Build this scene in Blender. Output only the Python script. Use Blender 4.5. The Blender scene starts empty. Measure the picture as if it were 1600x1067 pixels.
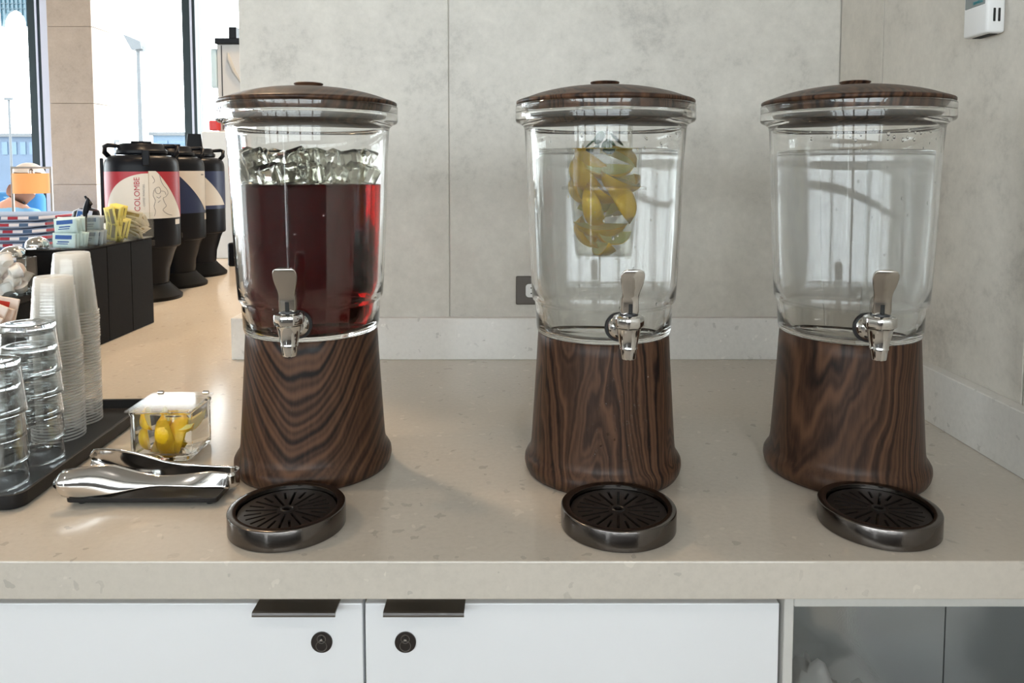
import bpy, bmesh, math, random
from math import sin, cos, pi, radians as R, sqrt, atan2, asin
from mathutils import Vector, Matrix, noise as mnoise
random.seed(7)
S = bpy.context.scene
COL = S.collection
# ------------------------------------------------------------------ camera, sky, exposure
# metres; z = 0 is the counter top, the floor lies at z = -0.9
cd = bpy.data.cameras.new('camera'); cam = bpy.data.objects.new('camera', cd); COL.objects.link(cam)
cam.location = (0, 0, .414); cam.rotation_euler = (R(90 - 3.6), 0, 0)
cd.sensor_width = 36; cd.lens = 1180 * 36 / 1600; cd.shift_y = -(533.5 - 339.24) / 1600
cd.clip_start = .02; cd.clip_end = 500
S.camera = cam
W = bpy.data.worlds.new('world'); S.world = W; W.use_nodes = True
bg = W.node_tree.nodes['Background']; bg.inputs[0].default_value = (.90, .955, 1, 1); bg.inputs[1].default_value = 6.0
S.view_settings.view_transform = 'Standard'; S.view_settings.look = 'None'
S.view_settings.gamma = 1; S.view_settings.use_curve_mapping = False
S.view_settings.exposure = 0.85
try:
    cy = S.cycles
    cy.max_bounces = 24; cy.transmission_bounces = 20; cy.transparent_max_bounces = 160
    cy.diffuse_bounces = 8; cy.glossy_bounces = 8; cy.sample_clamp_indirect = 6
    cy.blur_glossy = .3
except Exception: pass
FLOOR, CEIL = -.9, 1.95
def lamp(name, loc, power, size, color, spread=R(120)):
    d = bpy.data.lights.new(name, 'AREA'); d.shape = 'DISK'; d.size = size; d.energy = power; d.color = color; d.spread = spread
    o = bpy.data.objects.new(name, d); COL.objects.link(o); o.location = loc
    return o
def portal(name, loc, rot, sx, sy):
    d = bpy.data.lights.new(name, 'AREA'); d.shape = 'RECTANGLE'; d.size = sx; d.size_y = sy
    d.cycles.is_portal = True
    o = bpy.data.objects.new(name, d); COL.objects.link(o); o.location = loc; o.rotation_euler = rot
# portals sit in the window openings and only guide sky sampling
portal('window_portal_rear', (-1.9, -2.5, 1.04), (R(90), 0, 0), 10, 1.5)
portal('window_portal_far', (-3.4, 6.05, .45), (R(-90), 0, 0), 7, 2.5)
portal('window_portal_left', (-6.95, 4.05, .45), (0, R(-90), 0), 2.5, 3.7)

# ------------------------------------------------------------------ helpers
def link(name, me, mat=None, parent=None, smooth=False, loc=None):
    o = bpy.data.objects.new(name, me); COL.objects.link(o)
    if mat is not None and not me.materials:
        for m in (mat if isinstance(mat, (list, tuple)) else [mat]): me.materials.append(m)
    if parent is not None: o.parent = parent
    if loc is not None: o.location = loc
    return o
def obj(name, bm, mat, parent=None, smooth=False, loc=None, auto=None):
    me = bpy.data.meshes.new(name); bmesh.ops.recalc_face_normals(bm, faces=bm.faces[:]); bm.normal_update()
    if smooth or auto:
        lim = R(auto or 180)
        for f in bm.faces: f.smooth = True
        if auto:
            for e in bm.edges:
                if len(e.link_faces) == 2 and e.calc_face_angle(0) > lim: e.smooth = False
    bm.to_mesh(me); bm.free()
    return link(name, me, mat, parent, loc=loc)
def tag(o, label=None, cat=None, group=None, kind=None):
    if label: o['label'] = label
    if cat: o['category'] = cat
    if group: o['group'] = group
    if kind: o['kind'] = kind
    return o
def thing(name, label, cat, loc=(0, 0, 0), rz=0, group=None):
    o = bpy.data.objects.new(name, None); COL.objects.link(o); o.location = loc; o.rotation_euler = (0, 0, rz)
    o.empty_display_size = .02
    return tag(o, label, cat, group)
def struct(name, bm, m, parent=None, **k):
    o = obj(name, bm, m, parent, **k)
    if parent is None: o['kind'] = 'structure'
    return o
def dup(src, loc=None, rot=None, parent=None):
    c = src.copy(); COL.objects.link(c)
    if parent is not None: c.parent = parent
    if loc is not None: c.location = loc
    if rot is not None: c.rotation_euler = rot
    for ch in list(src.children):
        if ch.parent is src: dup(ch, parent=c)
    return c
def addbox(bm, x0, x1, y0, y1, z0, z1, bev=0, seg=2):
    r = bmesh.ops.create_cube(bm, size=1)
    for v in r['verts']:
        v.co = Vector((x0 + (v.co.x + .5) * (x1 - x0), y0 + (v.co.y + .5) * (y1 - y0), z0 + (v.co.z + .5) * (z1 - z0)))
    if bev:
        es = list({e for v in r['verts'] for e in v.link_edges})
        bmesh.ops.bevel(bm, geom=es, offset=bev, segments=seg, affect='EDGES', profile=.5)
def box(x0, x1, y0, y1, z0, z1, bev=0, seg=2):
    bm = bmesh.new(); addbox(bm, x0, x1, y0, y1, z0, z1, bev, seg); return bm
def lathe(prof, n=64, bm=None, closed=False, cx=0, cy=0):
    """profile of (r, z); r=0 ends become poles; closed joins last to first"""
    bm = bm or bmesh.new(); rings = []
    for r, z in prof:
        if r <= 1e-6: rings.append([bm.verts.new((cx, cy, z))])
        else: rings.append([bm.verts.new((cx + r * cos(2 * pi * k / n), cy + r * sin(2 * pi * k / n), z)) for k in range(n)])
    prs = list(zip(rings, rings[1:])) + ([(rings[-1], rings[0])] if closed else [])
    for a, b in prs:
        for k in range(n):
            j = (k + 1) % n
            if len(a) == 1 and len(b) == 1: continue
            if len(a) == 1: bm.faces.new((a[0], b[k], b[j]))
            elif len(b) == 1: bm.faces.new((a[k], a[j], b[0]))
            else: bm.faces.new((a[k], a[j], b[j], b[k]))
    return bm
def smoothprof(pts, sub=4):
    """Catmull-Rom through (r,z) points"""
    out = []
    P = [pts[0]] + list(pts) + [pts[-1]]
    for i in range(1, len(P) - 2):
        for s in range(sub):
            t = s / sub; q = []
            for c in (0, 1):
                a, b, d, e = P[i-1][c], P[i][c], P[i+1][c], P[i+2][c]
                q.append(.5 * (2*b + (d-a)*t + (2*a-5*b+4*d-e)*t*t + (3*b-a-3*d+e)*t**3))
            out.append((max(q[0], 0), q[1]))
    out.append(pts[-1]); return out
def loft(secs, bm=None, cap=True):
    bm = bm or bmesh.new(); rs = [[bm.verts.new(p) for p in s] for s in secs]
    n = len(rs[0])
    for a, b in zip(rs, rs[1:]):
        for k in range(n): bm.faces.new((a[k], a[(k+1) % n], b[(k+1) % n], b[k]))
    if cap: bm.faces.new(rs[0][::-1]); bm.faces.new(rs[-1])
    return bm
def tube(path, rad, n=10, bm=None, cap=True):
    secs = []; P = [Vector(p) for p in path]
    up = Vector((0, 0, 1))
    for i, p in enumerate(P):
        d = (P[min(i+1, len(P)-1)] - P[max(i-1, 0)]).normalized()
        u = d.cross(up)
        if u.length < .05: u = d.cross(Vector((1, 0, 0)))
        u.normalize(); v = d.cross(u)
        r = rad[i] if isinstance(rad, (list, tuple)) else rad
        secs.append([p + u * r * cos(2*pi*k/n) + v * r * sin(2*pi*k/n) for k in range(n)])
    return loft(secs, bm, cap)
def rrect(w, h, r, n=4):
    """rounded rectangle outline half sizes w,h"""
    out = []
    for cx_, cy_, a0 in ((w-r, h-r, 0), (-w+r, h-r, 90), (-w+r, -h+r, 180), (w-r, -h+r, 270)):
        for k in range(n + 1):
            a = R(a0 + 90 * k / n); out.append((cx_ + r * cos(a), cy_ + r * sin(a)))
    return out
def prism(outline, z0, z1, bm=None):
    return loft([[(x, y, z0) for x, y in outline], [(x, y, z1) for x, y in outline]], bm)
def cyl_between(a, b, r, n=16, bm=None): return tube([a, b], r, n, bm)

# ------------------------------------------------------------------ materials
def mat(name): 
    m = bpy.data.materials.new(name); m.use_nodes = True
    return m, m.node_tree.nodes, m.node_tree.links, m.node_tree.nodes['Principled BSDF']
def plain(name, col, rough=.5, metal=0, spec=.5, bump=0, bscale=200, var=0, coat=0, **kw):
    m, N, L, b = mat(name)
    b.inputs['Base Color'].default_value = (*col, 1); b.inputs['Roughness'].default_value = rough
    b.inputs['Metallic'].default_value = metal; b.inputs['Specular IOR Level'].default_value = spec
    b.inputs['Coat Weight'].default_value = coat; b.inputs['Coat Roughness'].default_value = .08
    tc = N.new('ShaderNodeTexCoord')
    nz = N.new('ShaderNodeTexNoise'); nz.inputs['Scale'].default_value = bscale; nz.inputs['Detail'].default_value = 3
    L.new(tc.outputs['Object'], nz.inputs['Vector'])
    if bump:
        bp = N.new('ShaderNodeBump'); bp.inputs['Strength'].default_value = bump; bp.inputs['Distance'].default_value = .002
        L.new(nz.outputs['Fac'], bp.inputs['Height']); L.new(bp.outputs[0], b.inputs['Normal'])
    if var:
        mx = N.new('ShaderNodeMix'); mx.data_type = 'RGBA'
        mx.inputs[6].default_value = (*[c * (1 - var) for c in col], 1); mx.inputs[7].default_value = (*[min(1, c * (1 + var)) for c in col], 1)
        L.new(nz.outputs['Fac'], mx.inputs[0]); L.new(mx.outputs[2], b.inputs['Base Color'])
    for k, v in kw.items(): b.inputs[k.replace('_', ' ')].default_value = v
    return m
def ramp(N, stops, interp='LINEAR'):
    r = N.new('ShaderNodeValToRGB'); r.color_ramp.interpolation = interp
    e = r.color_ramp.elements
    while len(e) < len(stops): e.new(.5)
    for k, (p, c) in enumerate(stops): e[k].position = p; e[k].color = (*c, 1)
    return r
def math_(N, L, op, a, b=None, c=None):
    n = N.new('ShaderNodeMath'); n.operation = op
    for i, v in enumerate((a, b, c)):
        if v is None: continue
        if isinstance(v, (int, float)): n.inputs[i].default_value = v
        else: L.new(v, n.inputs[i])
    return n.outputs[0]
def mapped(N, L, scale=(1, 1, 1), loc=(0, 0, 0), coord='Object'):
    tc = N.new('ShaderNodeTexCoord'); mp = N.new('ShaderNodeMapping')
    mp.inputs['Scale'].default_value = scale; mp.inputs['Location'].default_value = loc
    L.new(tc.outputs[coord], mp.inputs['Vector']); return mp.outputs[0]
def nzt(N, L, vec, scale, detail=4, rough=.5, dist=0):
    n = N.new('ShaderNodeTexNoise'); n.inputs['Scale'].default_value = scale; n.inputs['Detail'].default_value = detail
    n.inputs['Roughness'].default_value = rough; n.inputs['Distortion'].default_value = dist
    L.new(vec, n.inputs['Vector']); return n.outputs['Fac']

def tile_mat(name, base, off):
    m, N, L, b = mat(name)
    v = mapped(N, L, loc=off)
    big = nzt(N, L, v, 2.4, 5, .6, .4); mid = nzt(N, L, v, 11, 6, .7); fine = nzt(N, L, v, 60, 5, .75)
    s = math_(N, L, 'ADD', math_(N, L, 'MULTIPLY', big, .55), math_(N, L, 'MULTIPLY', mid, .45))
    s = math_(N, L, 'ADD', s, math_(N, L, 'MULTIPLY', math_(N, L, 'SUBTRACT', fine, .5), .35))
    r = ramp(N, [(.30, [c * .62 for c in base]), (.45, [c * .88 for c in base]), (.6, base), (.72, [min(1, c * 1.10) for c in base])])
    L.new(s, r.inputs[0]); L.new(r.outputs[0], b.inputs['Base Color'])
    b.inputs['Roughness'].default_value = .42
    bp = N.new('ShaderNodeBump'); bp.inputs['Strength'].default_value = .12; bp.inputs['Distance'].default_value = .002
    L.new(fine, bp.inputs['Height']); L.new(bp.outputs[0], b.inputs['Normal'])
    return m
M = {}
M['tile_back'] = tile_mat('concrete_tile_back', (.63, .60, .545), (1.7, 0, .4))
M['tile_right'] = tile_mat('concrete_tile_right', (.70, .66, .595), (4.1, 2.2, 3))  # same tile, lightened to stand in for light missing on this side
M['tile_column'] = tile_mat('concrete_tile_column', (.37, .28, .215), (7, 1, 2))
def quartz(name, base):
    m, N, L, b = mat(name); v = mapped(N, L)
    big = nzt(N, L, v, 3, 3); fine = nzt(N, L, v, 140, 3, .6)
    vo = N.new('ShaderNodeTexVoronoi'); vo.inputs['Scale'].default_value = 42; vo.inputs['Randomness'].default_value = 1
    wv = N.new('ShaderNodeVectorMath'); wv.operation = 'MULTIPLY_ADD'
    nn = N.new('ShaderNodeTexNoise'); nn.inputs['Scale'].default_value = 60; L.new(v, nn.inputs['Vector'])
    L.new(nn.outputs['Color'], wv.inputs[0]); wv.inputs[1].default_value = (.03, .03, .03); L.new(v, wv.inputs[2]); L.new(wv.outputs[0], vo.inputs['Vector'])
    chip = math_(N, L, 'LESS_THAN', vo.outputs['Distance'], .20)
    sep = N.new('ShaderNodeSeparateColor'); L.new(vo.outputs['Color'], sep.inputs[0])
    tone = math_(N, L, 'MULTIPLY', math_(N, L, 'SUBTRACT', sep.outputs[0], .5), .50)
    f = math_(N, L, 'ADD', math_(N, L, 'MULTIPLY', chip, tone), math_(N, L, 'ADD', math_(N, L, 'MULTIPLY', math_(N, L, 'SUBTRACT', big, .5), .25), math_(N, L, 'MULTIPLY', math_(N, L, 'SUBTRACT', fine, .5), .22)))
    f = math_(N, L, 'ADD', f, .5)
    r = ramp(N, [(.3, [c * .80 for c in base]), (.5, base), (.7, [min(1, c * 1.13) for c in base])])
    L.new(f, r.inputs[0]); L.new(r.outputs[0], b.inputs['Base Color'])
    b.inputs['Roughness'].default_value = .16; b.inputs['Specular IOR Level'].default_value = .5
    return m
M['quartz'] = quartz('quartz_worktop', (.595, .548, .482))
M['quartz_splash'] = quartz('quartz_upstand', (.74, .725, .695))  # base lightened to make up for weak light on the right upstand
def wood(name, mode, off, freq):
    m, N, L, b = mat(name)
    v = mapped(N, L, (1, 1, .30), off)
    tc = N.new('ShaderNodeTexCoord'); sx = N.new('ShaderNodeSeparateXYZ'); L.new(tc.outputs['Object'], sx.inputs[0])
    X, Z = sx.outputs[0], sx.outputs[2]
    warp = nzt(N, L, v if mode != 'arch' else mapped(N, L, (1, 1, .55), off), 11 if mode != 'arch' else 6, 2, .5, .5)
    warp2 = nzt(N, L, mapped(N, L, (1, 1, .35), [o + 3 for o in off]), 42, 3, .6)
    f = math_(N, L, 'ADD', math_(N, L, 'MULTIPLY', warp, 1.0), math_(N, L, 'MULTIPLY', warp2, .04 if mode == 'arch' else .10))
    if mode == 'arch':       # nested cathedral arches opening upwards at the front
        x2 = math_(N, L, 'MULTIPLY', X, X)
        f = math_(N, L, 'ADD', math_(N, L, 'MULTIPLY', f, .62), math_(N, L, 'SUBTRACT', math_(N, L, 'MULTIPLY', x2, 95), math_(N, L, 'MULTIPLY', Z, 5.0)))
    elif mode == 'side':
        xo = math_(N, L, 'ADD', X, .055); x2 = math_(N, L, 'MULTIPLY', xo, xo)
        f = math_(N, L, 'ADD', math_(N, L, 'MULTIPLY', f, .8), math_(N, L, 'SUBTRACT', math_(N, L, 'MULTIPLY', x2, 75), math_(N, L, 'MULTIPLY', Z, 1.6)))
    else:
        f = math_(N, L, 'ADD', math_(N, L, 'MULTIPLY', f, 1.15), math_(N, L, 'MULTIPLY', X, 9))
    def wave(k, ph=0): return math_(N, L, 'MULTIPLY_ADD', math_(N, L, 'SINE', math_(N, L, 'MULTIPLY_ADD', f, k, ph)), .5, .5)
    s = wave(freq); s2 = wave(freq * 2.7, 1); s3 = math_(N, L, 'POWER', wave(freq * 1.31, 2), 5)
    streak = nzt(N, L, mapped(N, L, (1, 1, .06), off), 260, 4, .7)
    t = math_(N, L, 'ADD', math_(N, L, 'MULTIPLY', s, .26), math_(N, L, 'MULTIPLY', s2, .28))
    t = math_(N, L, 'ADD', t, math_(N, L, 'MULTIPLY', streak, .50))
    t = math_(N, L, 'SUBTRACT', t, math_(N, L, 'MULTIPLY', s3, .30))
    r = ramp(N, [(.05, (.012, .008, .007)), (.30, (.040, .021, .014)), (.52, (.078, .040, .024)), (.80, (.115, .058, .034))])
    L.new(t, r.inputs[0]); L.new(r.outputs[0], b.inputs['Base Color'])
    b.inputs['Roughness'].default_value = .36; b.inputs['Specular IOR Level'].default_value = .2
    bp = N.new('ShaderNodeBump'); bp.inputs['Strength'].default_value = .1; bp.inputs['Distance'].default_value = .001
    L.new(streak, bp.inputs['Height']); L.new(bp.outputs[0], b.inputs['Normal'])
    return m
WOODS = [wood('wood_print_arch', 'arch', (0, 0, 0), 32), wood('wood_print_straight', 'straight', (2, 1, 5), 38), wood('wood_print_side', 'side', (6, 3, 2), 32)]
def glass(name, col=(1, 1, 1), ior=1.5, rough=0):
    m, N, L, b = mat(name)
    b.inputs['Base Color'].default_value = (*col, 1); b.inputs['Transmission Weight'].default_value = 1
    b.inputs['IOR'].default_value = ior; b.inputs['Roughness'].default_value = rough
    return m
M['acrylic'] = glass('clear_acrylic', (.985, .99, .985), 1.47)
M['tumbler'] = glass('tumbler_glass', (.97, .985, .985), 1.5)
M['droplet'] = glass('water_droplet', (1, 1, 1), 1.33)
M['ice'] = glass('clear_ice', (.83, .83, .80), 1.11, .14)
def liquid(name, absorb, dens, ior=1.33, scatter=None):
    m, N, L, b = mat(name)
    b.inputs['Transmission Weight'].default_value = 1; b.inputs['IOR'].default_value = ior; b.inputs['Roughness'].default_value = 0
    va = N.new('ShaderNodeVolumeAbsorption'); va.inputs[0].default_value = (*absorb, 1); va.inputs[1].default_value = dens
    L.new(va.outputs[0], N['Material Output'].inputs['Volume'])
    return m
M['water'] = liquid('drinking_water', (.86, .93, .93), .8)
M['tea'] = liquid('iced_hibiscus_tea', (.80, .10, .16), 78)
def thin(name, tint, gloss=.5, milky=0.0, rough=.05, milk=(.9, .9, .88)):
    """thin clear sheet: transparent with a fresnel gloss and a little diffuse haze"""
    m, N, L, b = mat(name); N.remove(b)
    out = N['Material Output']
    tr = N.new('ShaderNodeBsdfTransparent'); tr.inputs[0].default_value = (*tint, 1)
    gl = N.new('ShaderNodeBsdfGlossy'); gl.inputs['Roughness'].default_value = rough
    ge = N.new('ShaderNodeNewGeometry'); dp = N.new('ShaderNodeVectorMath'); dp.operation = 'DOT_PRODUCT'
    L.new(ge.outputs['Normal'], dp.inputs[0]); L.new(ge.outputs['Incoming'], dp.inputs[1])
    sch = math_(N, L, 'MULTIPLY_ADD', math_(N, L, 'POWER', math_(N, L, 'SUBTRACT', 1, math_(N, L, 'ABSOLUTE', dp.outputs['Value'])), 5), .96, .04)
    mx = N.new('ShaderNodeMixShader'); L.new(math_(N, L, 'MULTIPLY', sch, gloss), mx.inputs[0])
    L.new(tr.outputs[0], mx.inputs[1]); L.new(gl.outputs[0], mx.inputs[2]); last = mx
    if milky:
        df = N.new('ShaderNodeBsdfDiffuse'); df.inputs[0].default_value = (*milk, 1)
        tl = N.new('ShaderNodeBsdfTranslucent'); tl.inputs[0].default_value = (*milk, 1)
        m1 = N.new('ShaderNodeMixShader'); m1.inputs[0].default_value = .5; L.new(df.outputs[0], m1.inputs[1]); L.new(tl.outputs[0], m1.inputs[2])
        m2 = N.new('ShaderNodeMixShader'); m2.inputs[0].default_value = milky
        L.new(last.outputs[0], m2.inputs[1]); L.new(m1.outputs[0], m2.inputs[2]); last = m2
    L.new(last.outputs[0], out.inputs['Surface'])
    return m
def fog(name, lo, hi, off):
    """fine condensation on a cold wall: patchy haze with vertical runs"""
    m = thin(name, (1, 1, 1), .0, .1, .1, (.95, .97, .98)); N, L = m.node_tree.nodes, m.node_tree.links
    a = nzt(N, L, mapped(N, L, (1, 1, .16), off), 26, 4, .6); b2 = nzt(N, L, mapped(N, L, (1, 1, .7), off), 9, 3, .5); c = nzt(N, L, mapped(N, L, (1, 1, 1), off), 500, 2, .6)
    f = math_(N, L, 'ADD', math_(N, L, 'MULTIPLY', a, .45), math_(N, L, 'ADD', math_(N, L, 'MULTIPLY', b2, .5), math_(N, L, 'MULTIPLY', c, .12)))
    mr = N.new('ShaderNodeMapRange'); mr.inputs[1].default_value = .36; mr.inputs[2].default_value = .70; mr.inputs[3].default_value = lo; mr.inputs[4].default_value = hi
    L.new(f, mr.inputs[0])
    last = N['Material Output'].inputs['Surface'].links[0].from_node; L.new(mr.outputs[0], last.inputs[0])
    return m
M['fog'] = fog('condensation_film', .0, .24, (3, 5, 1)); M['fog_light'] = fog('condensation_film_light', .0, .10, (3, 5, 1)); M['fog_tea'] = fog('condensation_film_tea', .0, .02, (1, 5, 2))
M['tumbler_wall'] = thin('tumbler_wall_glass', (.975, .985, .985), 2.0, .008, .02)
M['pane'] = thin('window_glass', (.97, .985, .98), .8, 0, .0)
M['cup_plastic'] = thin('clear_cup_plastic', (.998, .998, .996), .8, .022, .10, (.97, .96, .94))
M['cup_rim'] = thin('cup_rim_plastic', (.98, .98, .97), .9, .50, .12, (.95, .94, .92))
M['bin_acrylic'] = thin('bin_acrylic', (.985, .995, .992), .7, .006, .03)
M['lid_acrylic'] = thin('jar_lid_acrylic', (.97, .97, .965), .55, .09, .06)
M['infuser'] = thin('infuser_plastic', (.965, .965, .95), .8, .025, .05)
M['jar_glass'] = glass('jar_glass', (.975, .99, .98), 1.45)
M['bag'] = thin('plastic_bag', (.9, .9, .9), 1, .55, .15)
M['white_lam'] = plain('white_laminate', (.83, .845, .87), .28, bump=.02, bscale=900)
M['carcass'] = plain('cabinet_carcass', (.62, .61, .58), .4, var=.04)
M['recess'] = plain('recess_board', (.42, .36, .29), .6, var=.1)
M['niche'] = plain('niche_steel_laminate', (.60, .62, .63), .17, metal=.85, bump=.03, bscale=400)
M['chrome'] = plain('polished_chrome', (.78, .77, .75), .07, 1)
M['handle_chrome'] = plain('satin_chrome', (.52, .49, .45), .20, 1, bump=.02, bscale=500)
M['gasket'] = plain('black_rubber_gasket', (.02, .02, .022), .45)
M['steel_pull'] = plain('brushed_pull', (.33, .32, .31), .28, 1, bump=.05, bscale=600)
M['gunmetal'] = plain('dark_brushed_steel', (.15, .136, .127), .17, 1, bump=.04, bscale=400)
M['black_plastic'] = plain('black_grate_plastic', (.016, .013, .012), .38, 0, .35)
M['tray_black'] = plain('black_tray_plastic', (.010, .010, .011), .42, 0, .3, bump=.06, bscale=700)
M['box_black'] = plain('black_wood_box', (.007, .007, .008), .6, 0, .08, bump=.05, bscale=90, var=.2)
M['urn_black'] = plain('black_urn_plastic', (.005, .006, .009), .34, 0, .14)
M['urn_foot'] = plain('black_matte_urn', (.006, .006, .006), .5, 0, .14)
M['steel'] = plain('polished_steel', (.70, .68, .66), .11, 1)
M['paint_white'] = plain('white_paint', (.75, .75, .74), .5)
M['thermo'] = plain('white_thermostat_plastic', (.80, .80, .80), .38)
M['screen_grey'] = plain('grey_lcd', (.22, .25, .25), .2)
M['teal_ink'] = plain('teal_ink', (.02, .28, .32), .5)
M['slot_black'] = plain('dark_slot', (.01, .01, .01), .7)
M['outlet_plate'] = plain('bronze_cover_plate', (.115, .10, .088), .35, .3)
M['outlet_white'] = plain('white_receptacle', (.8, .8, .79), .35)
M['lock'] = plain('dark_bronze_lock', (.055, .048, .046), .3, .7)
M['lock_bright'] = plain('bright_key_pin', (.8, .8, .8), .2, 1)
M['crimson'] = plain('crimson_wrap', (.33, .012, .025), .4, var=.05)
M['navy'] = plain('navy_wrap', (.006, .018, .075), .4, var=.05)
M['label'] = plain('cream_label', (.60, .57, .52), .5, var=.04, bscale=30)
M['red_ink'] = plain('red_ink', (.36, .01, .03), .5)
M['grey_ink'] = plain('grey_ink', (.20, .20, .20), .6)
M['rind'] = plain('lemon_rind', (.92, .53, .008), .38, bump=.25, bscale=420, var=.12, Subsurface_Weight=.12)
M['pith'] = plain('lemon_flesh', (.82, .70, .24), .3, bump=.15, bscale=260, var=.14, Subsurface_Weight=.25)
M['mint'] = plain('green_leaf', (.06, .14, .05), .45, var=.2, bscale=60)
M['dado'] = plain('rear_wall_darkened', (.10, .09, .085), .6)  # unseen rear wall below the windows, darkened to cut reflections
M['grout'] = plain('pale_grout', (.62, .59, .53), .8)
M['ceil'] = plain('ceiling_paint', (.30, .27, .235), .8)
M['floor'] = plain('floor_tile', (.36, .34, .315), .15, var=.1, bscale=8)
M['wall_paint'] = plain('wall_paint', (.50, .48, .45), .7, var=.03, bscale=5)
M['mullion'] = plain('dark_mullion', (.018, .03, .034), .35, .3)
M['mullion_light'] = plain('pale_window_trim', (.52, .52, .60), .4)
M['concrete_out'] = plain('apron_concrete', (.55, .55, .53), .9, var=.1, bscale=.4)
M['far_blue'] = plain('far_blue_cladding', (.028, .05, .085), .6, var=.2, bscale=.5)
M['far_pale'] = plain('far_pale_cladding', (.036, .07, .11), .5, var=.15, bscale=.3)
M['far_pole'] = plain('galvanised_pole', (.05, .055, .06), .5, .2)
M['far_teal'] = plain('canopy_steel', (.010, .034, .05), .5)
M['canopy_glass'] = plain('canopy_panel', (.02, .055, .075), .3)

# ------------------------------------------------------------------ room
struct('floor', box(-7, 3.2, -5, 6.2, FLOOR - .1, FLOOR), M['floor'])
struct('ceiling', box(-7.1, 3.3, -5.1, 6.2, CEIL, CEIL + .1), M['ceil'])
YB, XR, XL = 1.645, .707, -.588
wb = struct('wall_back', box(XL + .0035, XR + .12, YB + .0035, 3.2, FLOOR, CEIL), M['grout'])
wr = struct('wall_right', box(XR + .0035, XR + .12, -.26, YB, FLOOR, CEIL), M['grout'])
def tile(par, m, a0, a1, z0, z1, side):
    g = .0010
    if side == 'right': g = .0016
    if side == 'back': b = box(a0 + g, a1 - g, YB, YB + .003, z0 + g, z1 - g, .0007, 1)
    elif side == 'left': b = box(XL, XL + .003, a0 + g, a1 - g, z0 + g, z1 - g, .0007, 1)
    else: b = box(XR, XR + .003, a0 + g, a1 - g, z0 + g, z1 - g, .0007, 1)
    return obj('tile', b, m, par)
for z0, z1 in ((FLOOR, .0), (.0, 1.25), (1.25, CEIL)):
    for a0, a1 in ((XL, -.1365), (-.1365, XR)): tile(wb, M['tile_back'], a0, a1, z0, z1, 'back')
    for a0, a1 in ((YB + .009, 2.4), (2.4, 3.2)): tile(wb, M['tile_back'], a0, a1, z0, z1, 'left')
    for a0, a1 in ((1.457, YB), (1.029, 1.457), (.60, 1.029), (.17, .60), (-.26, .17)): tile(wr, M['tile_right'], a0, a1, z0, z1, 'right')
# far end of the room: full height windows and a tiled column
wl = struct('wall_left', box(-7.1, -7, -5, 6.2, FLOOR, -.8), M['wall_paint'])
struct('wall_nook', box(XR + .12, 3.2, 3.1, 3.2, FLOOR, CEIL), M['wall_paint'])
struct('wall_side', box(3.2, 3.3, -5, 3.2, FLOOR, CEIL), M['wall_paint'])
def window(name, axis, pos, a0, a1, mull, z0=-.8, z1=1.78, bars=(), w=.05):
    """glazed opening along x (axis 'x', at y=pos) or along y (axis 'y', at x=pos)"""
    o = bpy.data.objects.new(name, None); COL.objects.link(o); o['kind'] = 'structure'; o.empty_display_size = .1
    def bx(nm, u0, u1, v0, v1, d0, d1, m, k=True):
        b = box(u0, u1, pos + d0, pos + d1, v0, v1) if axis == 'x' else box(pos + d0, pos + d1, u0, u1, v0, v1)
        return obj(nm, b, m, o)
    edges = [a0] + list(mull) + [a1]
    for e in edges: bx('mullion', e - w, e + w, z0, z1, -.06, .06, M['mullion'])
    for e in edges: bx('glazing_bead', e + w * .25, e + w * .55, z0, z1, -.068, -.0605, M['mullion_light'])
    for b_ in bars: bx('transom', a0, a1, b_ - .03, b_ + .03, -.05, .05, M['mullion'])
    bx('head', a0, a1, z1 - .06, z1, -.055, .055, M['mullion']); bx('sill', a0, a1, z0, z0 + .06, -.055, .055, M['mullion'])
    for e0, e1 in zip(edges, edges[1:]): bx('pane', e0 + w, e1 - w, z0 + .06, z1 - .06, -.004, .004, M['pane'])
    return o
w1 = window('window_1', 'x', 6.0, -7.0, -3.71, [-5.4], z1=1.92)
obj('jamb_trim', box(-3.612, -3.545, 5.86, 6.02, -.9, 1.95), M['mullion_light'], w1)
window('window_2', 'x', 6.0, -3.40, 1.0, [-2.51, -.9], z1=1.92)
struct('wall_far_header', box(-7, 3.2, 5.95, 6.05, 1.92, CEIL), M['wall_paint'])
struct('wall_far_sill', box(-7, 3.2, 5.95, 6.05, FLOOR, -.8), M['wall_paint'])
struct('wall_far_end', box(1.0, 3.3, 5.95, 6.05, FLOOR, CEIL), M['wall_paint'])
cl = bpy.data.objects.new('wall_column', None); COL.objects.link(cl); cl['kind'] = 'structure'
for z0, z1 in ((FLOOR, .30), (.30, .92), (.92, 1.5), (1.5, CEIL)):
    obj('tile', box(-3.536, -3.200, 5.82, 6.1, z0 + .001, z1 - .001, .002, 1), M['tile_column'], cl)
window('window_3', 'x', -2.6, -6.9, 3.1, [-5.6, -4.5, -3.4, -2.3, -1.2, -.1, 1.0, 2.1], z0=.30, bars=(.9,), w=.05)
struct('wall_rear_header', box(-7, 3.2, -2.65, -2.55, 1.78, CEIL), M['wall_paint'])
struct('wall_rear_sill', box(-7, -1.70, -2.65, -2.55, FLOOR, .30), M['dado'])
struct('wall_rear_dado', box(-1.58, 3.2, -2.65, -2.55, FLOOR, .30), M['dado'])
window('streak_slit', 'x', -2.6, -1.70, -1.58, [], z0=-.85, z1=.30, w=.008)  # unseen glazed slit, added so that streaks reflect in the tanks
window('window_4', 'y', -7.0, 2.2, 5.9, [3.4, 4.7])
struct('wall_left_solid', box(-7.1, -7, -5, 2.15, -.8, 1.78), M['wall_paint'])
struct('wall_left_header', box(-7.1, -7, -5, 6.2, 1.78, CEIL), M['wall_paint'])
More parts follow.
